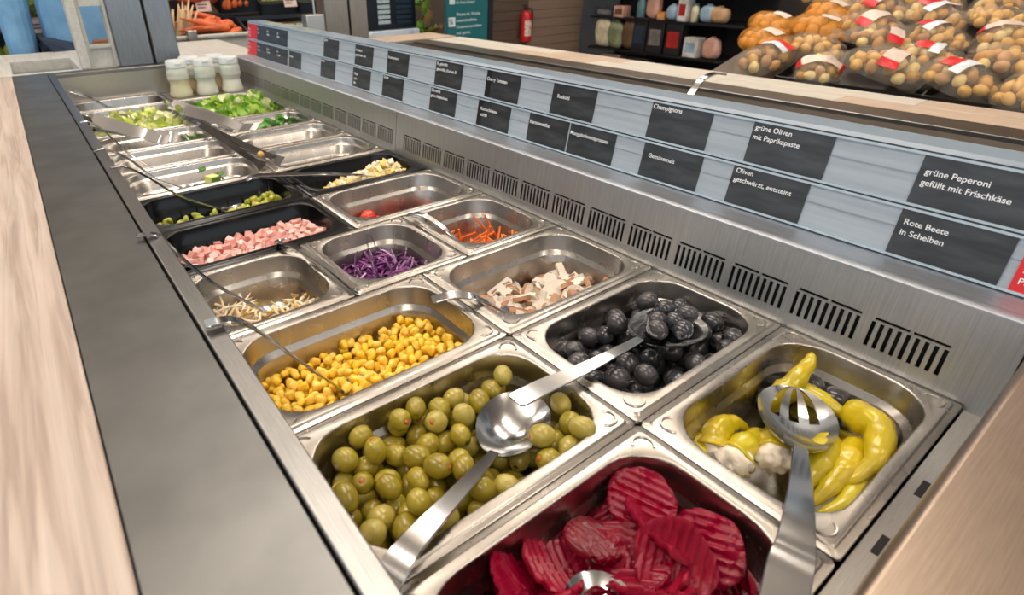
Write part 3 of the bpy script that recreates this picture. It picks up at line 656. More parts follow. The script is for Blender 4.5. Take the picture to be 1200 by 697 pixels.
pepper([(156, 60, -34), (130, 55, -30), (108, 54, -36), (92, 52, -46)], 16, PE[1], 'plump wrinkled yellow pepper beside the spoon handle')
pepper([(176, 44, -38), (140, 40, -32), (110, 40, -38), (84, 44, -46)], 16, PE[0], 'wrinkled yellow pepper below the large curved one')
pepper([(190, 28, -50), (150, 25, -42), (110, 26, -42), (82, 36, -50)], 16, PE[1], 'yellow pepper along the near wall of the pepper pan')
pepper([(66, 100, -58), (66, 76, -54), (74, 48, -58)], 13, PE[0], 'yellow pepper low down along the left wall of the pepper pan')
pepper([(226, 118, -68), (228, 80, -66), (216, 36, -66)], 13, PE[1], 'half sunken yellow pepper at the right wall of the pepper pan')
pepper([(180, 92, -62), (150, 84, -58), (120, 70, -60)], 14, PE[0], 'yellow pepper underneath the slotted spoon')
for k, (x, y, z) in enumerate(((232, 110, -38), (236, 88, -42), (234, 70, -52), (222, 130, -50), (176, 76, -48), (200, 134, -58))):
    put('black_olive', bm[0], (x, y, z), rrot(g), 'black olive at the back of the pepper pan', 'olive', 'black olives among the peppers', 1.15)
put('red_pepper_piece', cube(7, 5, 3, 1.5, 3, REDP, 'red'), (180, 20, -30), rrot(g), 'small red pepper scrap by the near wall of the pepper pan', 'pepper piece', None)
# tomato
TOM = mat('cherry tomato', (222, 66, 30), (206, 48, 24), .15, 0, 30, coat=.5)
tm = ball(15, 15, 14, 18, 12, None, TOM, 'tomato')
t = put('cherry_tomato', tm, (98, 822, -52), Euler((0, 0, 0)), 'single cherry tomato at the left end of the tomato pan', 'tomato', None)
for (x, y, z, r) in drop(dict(cx=P['tomato']['cx'], cy=P['tomato']['cy']-36, hx=P['tomato']['hx'], hy=28), 19, 14.5, lambda x, y: .2*y, 8, seed=6): put('cherry_tomato', tm, (x, y, z), rrot(g), 'cherry tomato low behind the near wall of its pan', 'tomato', 'cherry tomatoes by the near wall')
for (x, y, lab) in ((84, 818, 'left'), (113, 820, 'right')): put('cherry_tomato', tm, (x, y, -67), rrot(g), 'cherry tomato underneath the topmost one, on its %s' % lab, 'tomato', None)
put('tomato_seed', cube(3, 2, 1.5, .6, 5, EGG[1], 'seed'), (128, 790, -79), rrot(g), 'tiny yellow crumb beside the cherry tomato', 'crumb', None)
# leaves
LE = {'ice': [mat('iceberg a', (222, 228, 140), (238, 240, 190), .35, 0, 30, sss=.1), mat('iceberg b', (200, 220, 100), (226, 234, 150), .35, 0, 30, sss=.1), mat('iceberg c', (232, 232, 196), (240, 238, 214), .35)],
      'lett': [mat('lettuce a', (160, 200, 70), (190, 218, 104), .35, 0, 30, sss=.1), mat('lettuce b', (112, 166, 58), (150, 192, 84), .35, 0, 30, sss=.1), mat('lettuce c', (214, 222, 160), (228, 232, 190), .35)],
      'spin': [mat('spinach a', (84, 142, 62), (120, 170, 92), .3, 0, 30), mat('spinach b', (110, 166, 84), None, .3)]}
def leaf(seed, m, a=24, b=15, ruff=5, fold=.5):
    gg = random.Random(seed); o = gg.uniform(0, 50); nx, ny = 9, 6; mb = MB(); vs = []
    for i in range(nx):
        for j in range(ny):
            u, v = -1+2*i/(nx-1), -1+2*j/(ny-1); wd = math.sqrt(max(0, 1-.85*u*u))
            vs.append((a*u, b*v*wd*(1+.2*noise.noise(Vector((u*2+o, v, 0)))), fold*b*v*v+ruff*noise.noise(Vector((u*1.6+o, v*1.6, o)))+ruff*.4*math.sin(u*6+v*3+o)*abs(v)))
    mb.add(vs, [(i*ny+j, (i+1)*ny+j, (i+1)*ny+j+1, i*ny+j+1) for i in range(nx-1) for j in range(ny-1)])
    return mb.mesh('leaf', [m], True)
for key, n, nm, lab, cat, grp, sd in (('ice', 150, 'lettuce_shred', 'pale shredded iceberg lettuce piece', 'lettuce piece', 'iceberg lettuce pieces', 21), ('lett', 170, 'lettuce_leaf', 'bright green chopped lettuce piece', 'lettuce piece', 'green lettuce pieces', 22)):
    lm_ = [leaf(sd*10+k, LE[key][(0, 1, 0, 1, 2)[k % 5]], *(((26, 13, 7, .6) if key == 'ice' else (21, 14, 6, .5)))) for k in range(10)]
    p = P[key]; bed('lettuce_bed', p, -52 if key == 'ice' else -40, LE[key][0], ('iceberg' if key == 'ice' else 'green lettuce')+' pieces heaped deeper down in the pan', 'lettuce')
    f = (lambda x, y: -.0*y+.16*abs(x-6)) if key == 'ice' else (lambda x, y: -.10*x+.0*y)
    for (x, y, z, r) in drop(p, n, 13, f, 7, seed=sd, pack=.6, margin=8, floor=-48 if key == 'ice' else -36):
        put(nm, g.choice(lm_), (x, y, z+(6 if key == 'ice' else 6)), Euler((g.uniform(-1, 1), g.uniform(-1, 1), g.uniform(0, 6.28))), lab+' '+where(x, y, p)+' of its pan', cat, grp, g.uniform(.8, 1.25))
sm = [leaf(300+k, LE['spin'][k % 2], 21, 13, 3, .3) for k in range(5)]
ps = P['spin']
for (x, y, z, a) in ((20, 48, -22, .5), (34, 52, -18, 1.0), (46, 46, -26, .6), (62, 52, -16, .8), (76, 50, -18, .3), (88, 54, -14, 1.2), (98, 46, -20, .6), (0, 44, -30, .2), (-20, 30, -34, -.3), (56, 30, -34, .1), (84, 26, -34, -.2)):
    put('spinach_leaf', g.choice(sm), (ps['cx']+x, ps['cy']+y, z), Euler((a, g.uniform(-.6, .6), g.uniform(0, 6.28))), 'small fresh green spinach leaf in its pan', 'spinach leaf', 'spinach leaves', g.uniform(.8, 1.1))
pr = P['rocket']
for (x, y, z, a) in ((78, 42, -20, 1.0), (88, 36, -26, .6), (98, 46, -18, 1.2), (60, 30, -32, .2), (-50, 30, -34, .2), (70, 48, -22, .9)):
    put('rocket_leaf', g.choice(sm), (pr['cx']+x, pr['cy']+y, z), Euler((a, g.uniform(-.6, .6), g.uniform(0, 6.28))), 'small green leaf left in the pan under the tongs', 'leaf', 'rocket leaves', g.uniform(.6, .8))
pq = P['cucu']; CU = mat('cucumber flesh', (214, 222, 122), (226, 230, 160), .35); CG = mat('herb green', (70, 130, 44), None, .4)
o = put('cucumber_cube', cube(11, 9, 7, 1.2, 3, CU, 'cucumber'), (-84, 1156, -31), Euler((.1, .1, .5)), 'pale cucumber cube in the otherwise empty pan', 'cucumber cube', None)
obj('skin', B(-11, 11, -1, 1, -6, 6), CG, o, loc=(0, -10, 0))
for (x, y, lab) in ((-96, 1176, 'green herb scrap on the back wall of the cucumber pan'), (-64, 1168, 'green herb scrap just right of the cucumber cube'), (-116, 1146, 'green herb scrap left of the cucumber cube')): put('herb_scrap', leaf(int(x)+500, CG, 9, 5, 1, .2), (x, y, -12 if y > 1172 else -26 if y > 1150 else -38), Euler((.7, 0, .5)), lab, 'herb', None)
put('chickpea', ball(7, 6.5, 6.5, 10, 8, lump(.08, 5), mat('chickpea', (220, 176, 96), (206, 160, 82), .5), 'chickpea'), (8, 1105, 17), rrot(g), 'single chickpea caught on the crossed tongs', 'chickpea', None)

# ------------------------------------------------------------------ spoons and tongs
def bowl_mesh(a, b, dep, slots=False, th=1.3):
    n, k = 22, 16; mb = MB(); top = []; g2 = []
    for sgn in (0, 1):
        vs = []
        for i in range(n+1):
            s = -math.cos(math.pi*i/n)
            hw = b*math.sqrt(max(0, 1-s*s))*(1+.1*s)
            for j in range(k+1):
                t = -math.cos(math.pi*j/k) if False else -1+2*j/k
                rr = min(1, s*s+(1-s*s)*t*t); vs.append((a*s, hw*t, -dep*(1-rr)-sgn*th))
        fs = []
        for i in range(n):
            for j in range(k):
                s = -math.cos(math.pi*(i+.5)/n); t = -1+2*(j+.5)/k
                if slots and .12 < s and (3 <= j <= 4 or 7 <= j <= 8 or 11 <= j <= 12): continue
                f = (i*(k+1)+j, (i+1)*(k+1)+j, (i+1)*(k+1)+j+1, i*(k+1)+j+1)
                fs.append(f if sgn == 0 else f[::-1])
        mb.add(vs, fs)
    m = (n+1)*(k+1)
    for i in range(n):
        for j in (0, k):
            f = (i*(k+1)+j, (i+1)*(k+1)+j, (i+1)*(k+1)+j+m, i*(k+1)+j+m); mb.add([mb.v[q] for q in f], [(0, 1, 2, 3)])
    return mb.mesh('bowl', [CHROME], True)
def spoon(label, tip, neck, handle, bw, dep, hw=(11, 17), slots=False, roll=0, th=2.4, name='serving_spoon', up=(0, 0, 1)):
    tip, neck = Vector(tip), Vector(neck); c = (tip+neck)/2; ax = (tip-neck).normalized(); a = (tip-neck).length/2
    e = empty(name, c, label=label, cat='spoon')
    y = Vector(up).cross(ax).normalized(); z = ax.cross(y)
    M = Matrix((ax, y, z)).transposed() @ Matrix.Rotation(roll, 3, 'X')
    obj('bowl', bowl_mesh(a, bw/2, dep, slots), None, e, rot=M.to_euler())
    path = smoothpath([neck+ax*4-Vector((0, 0, 1.0))]+[Vector(p) for p in handle], 7); n = len(path)
    ws = [hw[0]+(hw[1]-hw[0])*min(1, 1.6*i/(n-1)) for i in range(n)]; ws[-1] *= .8
    obj('handle', MB().strip([p-c for p in path], ws, th, up), CHROME, e, smooth=True, ang=40)
    return e
spoon('large steel spoon holding olives, its bowl lying in the black olive pan', (206, 236, -4), (104, 238, 4), [(28, 234, 9), (-40, 236, 13), (-72, 236, 14)], 74, 14, (9, 20))
for k, (x, y, z) in enumerate(((180, 258, 2), (158, 252, -2), (172, 238, -1), (142, 240, 0), (162, 222, 1), (190, 236, 3))): put('black_olive', bm[k % 2], (x, y, z), rrot(g), 'black olive on the large spoon bowl, '+('at its back edge', 'left of its centre', 'right of its centre', 'nearest the handle', 'at its front edge', 'at its tip')[k], 'olive', 'black olives on the spoon', .92)
spoon('large steel spoon resting bowl first on the green olives', (-28, 262, -17), (-112, 218, -10), [(-170, 194, 4), (-222, 174, 13), (-244, 165, 9), (-254, 160, -2)], 64, 13, (9, 21))
spoon('slotted steel serving spoon with tines lying over the peppers', (192, 112, -20), (102, 66, -12), [(34, 40, 9), (-20, 20, 18), (-40, 14, 15), (-75, 2, 12)], 66, 12, (11, 26), True)
spoon('steel spoon hooked over the counter trim reaching into the corn', (-118, 404, -48), (-166, 404, -40), [(-205, 402, 20), (-240, 400, 72), (-258, 400, 88), (-278, 402, 90)], 34, 7, (6, 13))
spoon('steel spoon hooked over the counter trim reaching into the bean sprouts', (-138, 606, -44), (-178, 610, -40), [(-225, 624, 12), (-256, 630, 62), (-270, 634, 86), (-290, 637, 89)], 26, 5, (5, 10))
spoon('steel spoon lying over the pan rim into the mushrooms', (96, 392, -38), (50, 394, -20), [(20, 402, 6), (-4, 418, 12), (-28, 430, 8)], 34, 6, (7, 17))
spoon('steel spoon with its handle crossing the rims between sprouts and cabbage', (-82, 762, -20), (-104, 718, -8), [(-114, 690, 8), (-104, 650, 14), (-92, 600, 9), (-84, 514, 5)], 26, 5, (7, 9))
spoon('steel spoon lying on the rim of the carrot pan', (150, 548, -58), (122, 566, -20), [(108, 590, 3), (104, 630, 11), (98, 652, 12), (88, 668, 7)], 28, 6, (6, 11))
spoon('steel spoon with its handle on the rim and bowl in the chopped egg', (236, 948, -34), (176, 932, -18), [(90, 928, 5), (20, 960, 10), (-40, 990, 12), (-60, 996, 6)], 38, 8, (8, 20), th=3)
spoon('long steel spoon reaching from the counter trim into the soybeans', (-66, 992, -40), (-116, 998, -40), [(-180, 978, 8), (-225, 955, 58), (-255, 940, 86), (-275, 930, 90)], 32, 6, (4, 6), th=3)
spoon('long steel spoon reaching from the counter trim into the cucumber pan', (-116, 1134, -30), (-154, 1130, -26), [(-195, 1106, 8), (-230, 1085, 56), (-262, 1062, 87), (-284, 1048, 90)], 26, 5, (4, 6), th=3)
spoon('long steel spoon leaning in the empty pan behind the cucumber one', (-132, 1274, -30), (-172, 1284, -24), [(-205, 1300, 10), (-235, 1312, 56), (-258, 1300, 86), (-276, 1289, 92)], 26, 5, (4, 6), th=3)
spoon('steel spoon half buried at the left end of the ham pan', (-178, 742, -36), (-222, 716, -8), [(-240, 706, 4), (-256, 698, 10)], 26, 6, (8, 10))
spoon('steel spoon tip showing among the beetroot slices at the near edge', (-108, 98, -26), (-160, 66, -14), [(-200, 50, 0), (-240, 40, 12)], 48, 10, (10, 16))
spoon('flat steel spoon handle leaning on the pan at the far end wall', (-140, 1915, -8), (-170, 1930, 2), [(-200, 1955, 24), (-235, 1985, 42), (-250, 1998, 46)], 14, 1, (12, 20), name='serving_spoon')

def tongs(label, hinge, tipA, tipB, wd=20, gap=16, lift=0, side=(0, 0, 1)):
    hinge, tipA, tipB = Vector(hinge), Vector(tipA), Vector(tipB); e = empty('tongs', hinge, label=label, cat='tongs')
    d = ((tipA+tipB)/2-hinge).normalized(); sd = (tipB-tipA); sd = (sd-d*sd.dot(d)).normalized()
    sd = max((Matrix.Rotation(a, 3, d) @ sd for a in (.75, -.75)), key=lambda v: -v.z); up = d.cross(sd)
    arc = [hinge+sd*(gap/2*math.cos(a))-d*(gap/2*math.sin(a))+d*gap*.5 for a in [math.pi*k/10 for k in range(11)]]
    obj('hinge', MB().strip([p-hinge for p in arc], wd, 1.6, up), CHROME, e, smooth=True, ang=40)
    # strip() lays its width along up x tangent, so hand it the in-plane normal
    for q, s in ((tipB, 1), (tipA, -1)):
        st = hinge+sd*(s*gap/2)+d*gap*.5; L = q-st
        pts = smoothpath([st, st+L*.3+sd*s*3, st+L*.62+sd*s*5, st+L*.8, st+L*.9-sd*s*3, q], 4); n = len(pts)
        ws = [wd*(1-.35*min(1, i/(n*.7))) for i in range(n)]; 
        for i in range(n-5, n): ws[i] = wd*(.65+.12*(i-(n-6)))
        obj('arm', MB().strip([p-hinge for p in pts], ws, 1.6, sd*s), CHROME, e, smooth=True, ang=40)
    return e
tongs('steel tongs lying across the rims in front of the iceberg lettuce', (-252, 1474, 56), (-112, 1392, 2), (-84, 1424, -2), 34, 20)
tongs('steel tongs lying on the rim of the green lettuce pan', (-38, 1690, 24), (80, 1490, -8), (104, 1522, -14), 34, 20)
tongs('steel tongs lying from the iceberg rim into the spinach pan', (-34, 1576, 28), (78, 1398, -2), (104, 1420, -10), 34, 20)
tongs('steel tongs lying along the rims between the empty pans', (-24, 1420, 20), (-8, 1050, 8), (34, 1060, 8), 18, 20)

# ------------------------------------------------------------------ dressing bottles
BW = mat('bottle plastic', (200, 204, 196), None, .3, sss=.3); CAPM = mat('bottle cap', (214, 220, 222), None, .3)
DR = [mat('yoghurt dressing', (206, 202, 170), None, .35, sss=.2), mat('pale dressing', (212, 212, 200), None, .35, sss=.2), mat('tan dressing', (190, 168, 130), None, .35, sss=.2)]
for x, y, k, lab in ((50, 1945, 0, 'white squeeze bottle with pale yellow dressing, leftmost in the front row'), (128, 1936, 1, 'white squeeze bottle half full, middle of the front row'), (206, 1930, 1, 'white squeeze bottle full of white dressing, nearest the slotted panel'),
                     (104, 2012, 2, 'white squeeze bottle of tan dressing behind the leftmost bottles'), (182, 2004, 2, 'white squeeze bottle of tan dressing behind the two right bottles')):
    e = empty('dressing_bottle', (x, y, 0), label=lab, cat='bottle', group='dressing bottles'); lvl = (52, 38, 56, 44, 46)[int(x) % 5]
    prof = [(30, 0), (33, 3), (33.5, 12), (30, 26), (27.5, 38), (29, 48), (32, 54), (32.6, 55), (32.6, 57), (31.6, 57.6), (31.6, 59.4), (32.6, 60), (32.6, 62), (31.6, 62.6), (31.8, 68), (32, 76), (29.5, 85), (27, 88)]
    lo = [q for q in prof if q[1] <= lvl]; hi = [q for q in prof if q[1] > lvl]
    def rad(z):
        for (r0, z0), (r1, z1) in zip(prof, prof[1:]):
            if z0 <= z <= z1: return r0+(r1-r0)*(z-z0)/(z1-z0)
        return 30
    obj('dressing', MB().lathe(lo+[(rad(lvl), lvl)], 28), DR[k], e, smooth=True, ang=50)
    obj('body', MB().lathe([(rad(lvl), lvl)]+hi, 28), BW, e, smooth=True, ang=50)
    cp = obj('cap', MB().lathe([(29.5, 88), (30.4, 89), (29.6, 104), (28.6, 108), (26.5, 110), (8, 111)], 28), CAPM, e, smooth=True, ang=40)
    obj('flip_tab', B(-9, 9, -31, -26, 98, 104), CAPM, cp, bev=1.5)

# handle hooked over the second well
e = empty('ladle', (770, 640, 90), label='steel ladle handle hooked over the far well edge', cat='ladle')
obj('handle', MB().strip(smoothpath([(-60, -10, -120), (-30, -5, -30), (30, 0, 40), (90, 4, 56), (140, 6, 50)], 5), 15, 4), CHROME, e, smooth=True, ang=40)
obj('cup', ball(45, 45, 26, 16, 9, None, CHROME, 'cup'), None, e, loc=(-80, -10, -150))

# ------------------------------------------------------------------ potato display
STAND = mat('stand wood', (92, 78, 66), (74, 62, 52), .6, 0, 6); TRAY = mat('black tray', (22, 23, 25), None, .35)
SL = .27
def slope(x): return -16+(x-1790)*SL
st = empty('display_stand', (2300, 900, FLOOR), label='sloping wooden stand carrying the black potato trays', cat='display stand')
mb = MB().rings([[(x, y, z) for x, z in ((-530, 0), (560, 0), (560, slope(2860)-FLOOR-26), (-530, slope(1770)-FLOOR-26))] for y in (-1200, 330)])
obj('body', mb, STAND, st); obj('front_rail', B(-545, -530, -1200, 330, 560, slope(1770)-FLOOR-10), mat('rail grey', (120, 116, 112), None, .4, 1), st)
SLR = -math.atan(SL)
def tray(x, y, lab, w=440, d=330):
    e = empty('tray', (x, y, slope(x)-18), label=lab, cat='tray', group='black potato trays'); e.rotation_euler = (0, SLR, 0)
    obj('base', B(-d/2, d/2, -w/2, w/2, 0, 4), TRAY, e)
    for a in ((-d/2, -d/2+5, -w/2, w/2), (d/2-5, d/2, -w/2, w/2), (-d/2, d/2, -w/2, -w/2+5), (-d/2, d/2, w/2-5, w/2)): obj('side', B(a[0], a[1], a[2], a[3], 4, 34), TRAY, e)
rows_ = ((1965, 'front'), (2310, 'second'), (2655, 'rear'))
for x, nm in rows_:
    for k, y in enumerate((-90, 320, 730, 1060)):
        if k == 3: continue
        tray(x, y, 'black plastic potato tray, %s from the right in the %s row' % (('first', 'second', 'third', 'fourth')[k], nm))
PT = [mat('potato a', (204, 152, 64), (216, 172, 88), .5, 0, 20), mat('potato b', (184, 130, 54), (200, 150, 72), .5, 0, 20), mat('potato c', (218, 190, 116), (228, 204, 140), .5, 0, 20), mat('potato d', (170, 122, 72), (188, 142, 90), .6, 0, 20), mat('onion skin', (206, 130, 40), (222, 156, 66), .35, 0, 20)]
ptm = [ball(23, 18, 17, 10, 7, lump(.12, 15, k), PT[k % 4], 'potato') for k in range(8)]; onm = ball(24, 23, 22, 10, 7, lump(.05, 15), PT[4], 'onion')
FILM = film('clear bag film', (236, 226, 206), .12, .16); FILMY = film('yellow net film', (224, 160, 60), .35, .3)
LB = mat('bag label', (222, 206, 192), (206, 186, 172), .4, 0, 30); LR = mat('red bag print', (208, 30, 38), None, .35); LW = mat('white bag label', (232, 234, 236), (196, 206, 216), .4, 0, 40)
def bag(x, y, rot, kind, lab, s=1.0, up=0):
    e = empty('potato_bag' if kind != 4 else 'onion_bag', (x, y, slope(x)+10+up), label=lab, cat='bag', group='bags of potatoes' if kind != 4 else 'bags of onions'); e.rotation_euler = (0, SLR, rot); e.scale = (s,)*3
    gg = random.Random(int(x*7+y)); n = 17
    for k in range(n):
        t = (k+.5)/n; ph = k*2.4; th = math.acos(1-t); st_ = math.sin(th)
        a = Vector((st_*math.cos(ph)*92, st_*math.sin(ph)*60, math.cos(th)*44+8))
        o = bpy.data.objects.new('potato' if kind != 4 else 'onion', onm if kind == 4 else ptm[(k*3+kind*2+gg.randrange(3)) % 8 if kind < 3 else (kind-3)*3+(k % 2)*4]); o.location = a*S; o.rotation_euler = rrot(gg); link(o, e)
    def fl(v):
        q = 1+.10*noise.noise(Vector((v.x*.03+x, v.y*.03, v.z*.03+y))); return Vector((v.x*q, v.y*q*(1 if abs(v.x) < 95 else .8), max(-6, v.z*q+14)))
    obj('film', ball(128, 84, 66, 20, 12, fl, [FILMY if kind == 4 else FILM], 'film'), None, e)
    def patch(u0, u1, v0, v1, m, nm, k=1.03):
        nu, nv = 6, 8; vs = []
        for i in range(nu+1):
            for j in range(nv+1):
                u = u0+(u1-u0)*i/nu; v = v0+(v1-v0)*j/nv
                p = fl(Vector((128*math.sin(u), 84*math.cos(u)*math.sin(v), 66*math.cos(u)*math.cos(v)))); vs.append(p*k)
        obj(nm, MB().add(vs, [(i*(nv+1)+j, (i+1)*(nv+1)+j, (i+1)*(nv+1)+j+1, i*(nv+1)+j+1) for i in range(nu) for j in range(nv)]), m, e, smooth=True)
    c = gg.uniform(-.25, .25)
    if kind == 1: patch(c-.2, c+.2, -1.0, .8, LB, 'label'); patch(c-.2, c+.2, .8, 1.2, LR, 'red_print'); patch(c-.2, c+.2, -1.25, -1.0, LR, 'red_print')
    elif kind == 2: patch(c+.2, c+.6, -1.0, .7, LR, 'red_print'); patch(c-.05, c+.2, -1.0, .9, LW, 'label')
    elif kind == 3: patch(c-.5, c+.1, -.9, -.3, LW, 'label')
    elif kind == 4: patch(-.3, .2, -.4, .4, LB, 'label')
    if kind in (1, 2, 3): obj('twisted_end', MB().tube([(118, 0, 14), (140, 6, 16), (168, 14, 6)], [20, 9, 26], 10), FILM, e, smooth=True)
gb = random.Random(31); nb = 0
names = {0: 'loose clear potato bag', 1: 'potato bag with a pale label and red bands', 2: 'potato bag with a bright red corner print', 3: 'potato bag with a small white label'}
ords = ('first', 'second', 'third', 'fourth', 'fifth', 'sixth', 'seventh', 'eighth', 'ninth', 'tenth')
for r, x in enumerate((1872, 2030, 2200, 2370, 2540, 2710)):
    y = -40+r*64; i = 0
    while y < 1150+r*12:
        k = (2, 1, 1, 2, 3, 1, 2, 0, 1)[(i*2+r*3) % 9]
        if r in (1, 2, 3) and y > 960: k = 4
        bag(x+gb.uniform(-25, 25), y+gb.uniform(-15, 15), gb.uniform(-.5, .5)+1.57*(gb.random() < .75), k, ('brown netted onion bag' if k == 4 else names[k])+', %s from right, %s row' % (ords[min(9, i)], ords[r]), gb.uniform(.88, 1.02), 26 if i % 3 == 1 else 0); i += 1; y += gb.uniform(165, 195)
tag(obj('price_rail', B(1752, 1764, 250, 700, -80, -46), LW, bev=2), 'pale price rail below the front potato trays', 'price rail')

# ------------------------------------------------------------------ far rack with assorted goods
rk = empty('store_rack', (4700, 3500, FLOOR), label='black metal store rack with mixed goods behind the potatoes', cat='rack')
RB = mat('rack black', (24, 25, 28), None, .4, 0); RG = mat('rack grey', (96, 96, 98), None, .4, 1)
for z in (60, 420, 720, 980): obj('shelf', B(-60, 420, -900, 780, z, z+22), RB, rk)
for y in (-900, -480, -60, 360, 760): obj('upright', B(385, 415, y, y+24, 0, 1700), RG if y in (360,) else RB, rk)
obj('back_panel', B(420, 440, -900, 780, 0, 1700), mat('rack back', (46, 42, 40), (30, 28, 28), .7, 0, 3), rk)
pal = {'cream': (222, 214, 182), 'green': (132, 142, 108), 'brown': (104, 78, 58), 'orange': (206, 138, 66), 'blue': (150, 178, 200), 'black': (30, 31, 34), 'tan': (196, 158, 118), 'pink': (206, 158, 140), 'white': (216, 214, 210), 'teal': (92, 130, 136), 'red': (176, 40, 38), 'grey': (120, 116, 112), 'navy': (40, 56, 76)}
gm_ = {k: mat('goods '+k, v, tuple(int(c*.8) for c in v), .45, 0, 12) for k, v in pal.items()}
def sack(x, y, z, w, h, c, lab, d=110, nm='sack', cat='sack'):
    w *= 1.12; h *= 1.12
    e = empty(nm, (x, y, z), label=lab, cat=cat)
    def f(v):
        q = 1+.14*noise.noise(Vector((v.x*.012+y, v.y*.012, v.z*.012))); return Vector((v.x*q, v.y*q, v.z*q+h/2))
    obj('body', ball(d/2, w/2, h/2, 16, 12, f, [gm_[c]], 'sack', .7), None, e)
    obj('tie', MB().lathe([(9, h*.93), (16, h*.99), (24, h*1.06)], 10), gm_[c], e, smooth=True)
    return e
def pack(x, y, z, w, h, c, c2, lab, d=120, nm='goods_box', cat='box'):
    h *= 1.15
    e = empty(nm, (x, y, z), label=lab, cat=cat)
    obj('carton', B(-d/2, d/2, -w/2, w/2, 0, h), gm_[c], e, bev=4); obj('label', B(-d/2-1.5, -d/2, -w*.36, w*.36, h*.25, h*.75), gm_[c2], e)
def jar(x, y, z, r, h, c, c2, lab):
    e = empty('jar', (x, y, z), label=lab, cat='jar'); obj('glass', MB().lathe([(r*.9, 0), (r, 4), (r, h*.75), (r*.7, h*.86), (r*.7, h*.9)], 16), gm_[c], e, smooth=True, ang=50); obj('lid', MB().lathe([(r*.75, h*.9), (r*.75, h), (r*.6, h*1.02)], 16), gm_[c2], e, smooth=True, ang=50)
FX = 4705
Z0 = FLOOR
sack(FX, 4130, Z0+442, 190, 250, 'cream', 'cream sack at the left end of the store rack'); sack(FX-10, 3960, Z0+442, 170, 230, 'green', 'dull green sack beside the cream sack')
sack(FX, 3800, Z0+442, 150, 260, 'brown', 'brown sack right of the green sack'); pack(FX, 4110, Z0+742, 240, 70, 'navy', 'grey', 'flat dark blue carton above the cream sack'); pack(FX, 3930, Z0+742, 120, 90, 'pink', 'brown', 'pinkish carton on the shelf above the green sack')
pack(FX, 4080, Z0+1002, 260, 110, 'orange', 'black', 'orange carton top left of the store rack'); pack(FX, 3850, Z0+1002, 170, 100, 'brown', 'orange', 'brown carton beside the orange carton'); sack(FX, 3640, Z0+1002, 120, 150, 'tan', 'tan pouch on the upper rack shelf', nm='pouch', cat='pouch')
pack(FX, 3650, Z0+442, 150, 270, 'black', 'navy', 'tall black crate in the lower rack left of centre'); pack(FX, 3470, Z0+442, 180, 250, 'black', 'grey', 'wide black crate in the lower rack centre'); pack(FX, 3270, Z0+442, 170, 240, 'black', 'red', 'black crate with a red mark in the lower rack')
jar(FX, 3700, Z0+742, 46, 190, 'teal', 'white', 'teal jar on the middle rack shelf'); sack(FX, 3560, Z0+742, 130, 210, 'pink', 'pale pink rounded sack on the middle rack shelf'); pack(FX, 3440, Z0+742, 80, 60, 'orange', 'tan', 'small orange carton on the middle rack shelf')
sack(FX, 3340, Z0+742, 110, 120, 'blue', 'round blue and white bundle on the middle rack shelf', nm='bundle', cat='bundle'); pack(FX, 3220, Z0+742, 90, 170, 'white', 'red', 'white carton with red label on the middle rack shelf'); jar(FX, 3120, Z0+742, 34, 150, 'cream', 'teal', 'cream jar with teal lid on the middle rack shelf')
pack(FX, 3480, Z0+1002, 180, 80, 'grey', 'tan', 'grey carton on the upper rack shelf'); pack(FX, 3260, Z0+1002, 130, 120, 'pink', 'white', 'pink carton on the upper rack shelf'); pack(FX, 3050, Z0+1002, 180, 120, 'navy', 'blue', 'navy carton on the upper rack shelf'); sack(FX, 2860, Z0+1002, 170, 140, 'navy', 'navy bundle at the right end of the upper rack shelf', nm='bundle', cat='bundle')
pack(FX, 3080, Z0+442, 140, 150, 'white', 'blue', 'white flat parcel in the lower rack'); sack(FX, 2990, Z0+742, 120, 130, 'blue', 'pale blue pouch on the middle rack shelf', nm='pouch', cat='pouch'); sack(FX, 2880, Z0+742, 160, 120, 'tan', 'tan pouch at the right end of the middle shelf', nm='pouch', cat='pouch'); sack(FX, 2900, Z0+442, 150, 160, 'pink', 'pale pink bag at the right end of the lower shelf', nm='pouch', cat='pouch')
pack(FX, 3640, Z0+82, 260, 260, 'black', 'navy', 'large black crate on the bottom rack shelf'); pack(FX, 3300, Z0+82, 260, 230, 'navy', 'blue', 'navy crate on the bottom rack shelf'); pack(FX, 3980, Z0+82, 240, 260, 'grey', 'black', 'grey crate on the bottom rack shelf')

# ------------------------------------------------------------------ extinguisher, teal sign, label board
RED = mat('extinguisher red', (190, 22, 28), None, .25, coat=.3)
e = empty('fire_extinguisher', (3985, 4560, -345), label='red fire extinguisher hanging on the brown wall', cat='fire extinguisher')
obj('cylinder', MB().lathe([(48, 0), (55, 8), (56, 30), (56, 250), (50, 275), (30, 292), (16, 298)], 20), RED, e, smooth=True, ang=50)
obj('valve', MB().lathe([(13, 296), (15, 300), (15, 320), (9, 326)], 12).box(-40, 14, -7, 7, 322, 334).box(-46, 6, -6, 6, 342, 352), mat('valve black', (28, 28, 30), None, .4), e)
obj('hose', MB().tube(smoothpath([(12, 0, 315), (50, -14, 312), (70, -16, 260), (66, -16, 120), (60, -16, 60)], 6), 8, 8), mat('hose black', (22, 22, 24), None, .5), e, smooth=True)
obj('label', MB().rings([[(57*math.sin(a), -57*math.cos(a), z) for a in [math.radians(-55+11*k) for k in range(11)]] for z in (60, 210)], False, False, closed=False), mat('extinguisher label', (226, 214, 206), (200, 120, 110), .5, 0, 60, contrast=(.45, .6)), e)
obj('bracket', B(-20, 20, 40, 64, 180, 220), mat('valve black', (28, 28, 30)), e)
TEAL = mat('teal sign', (38, 108, 116), (34, 98, 106), .35, 0, 2); PW = mat('sign print', (206, 220, 220), None, .4)
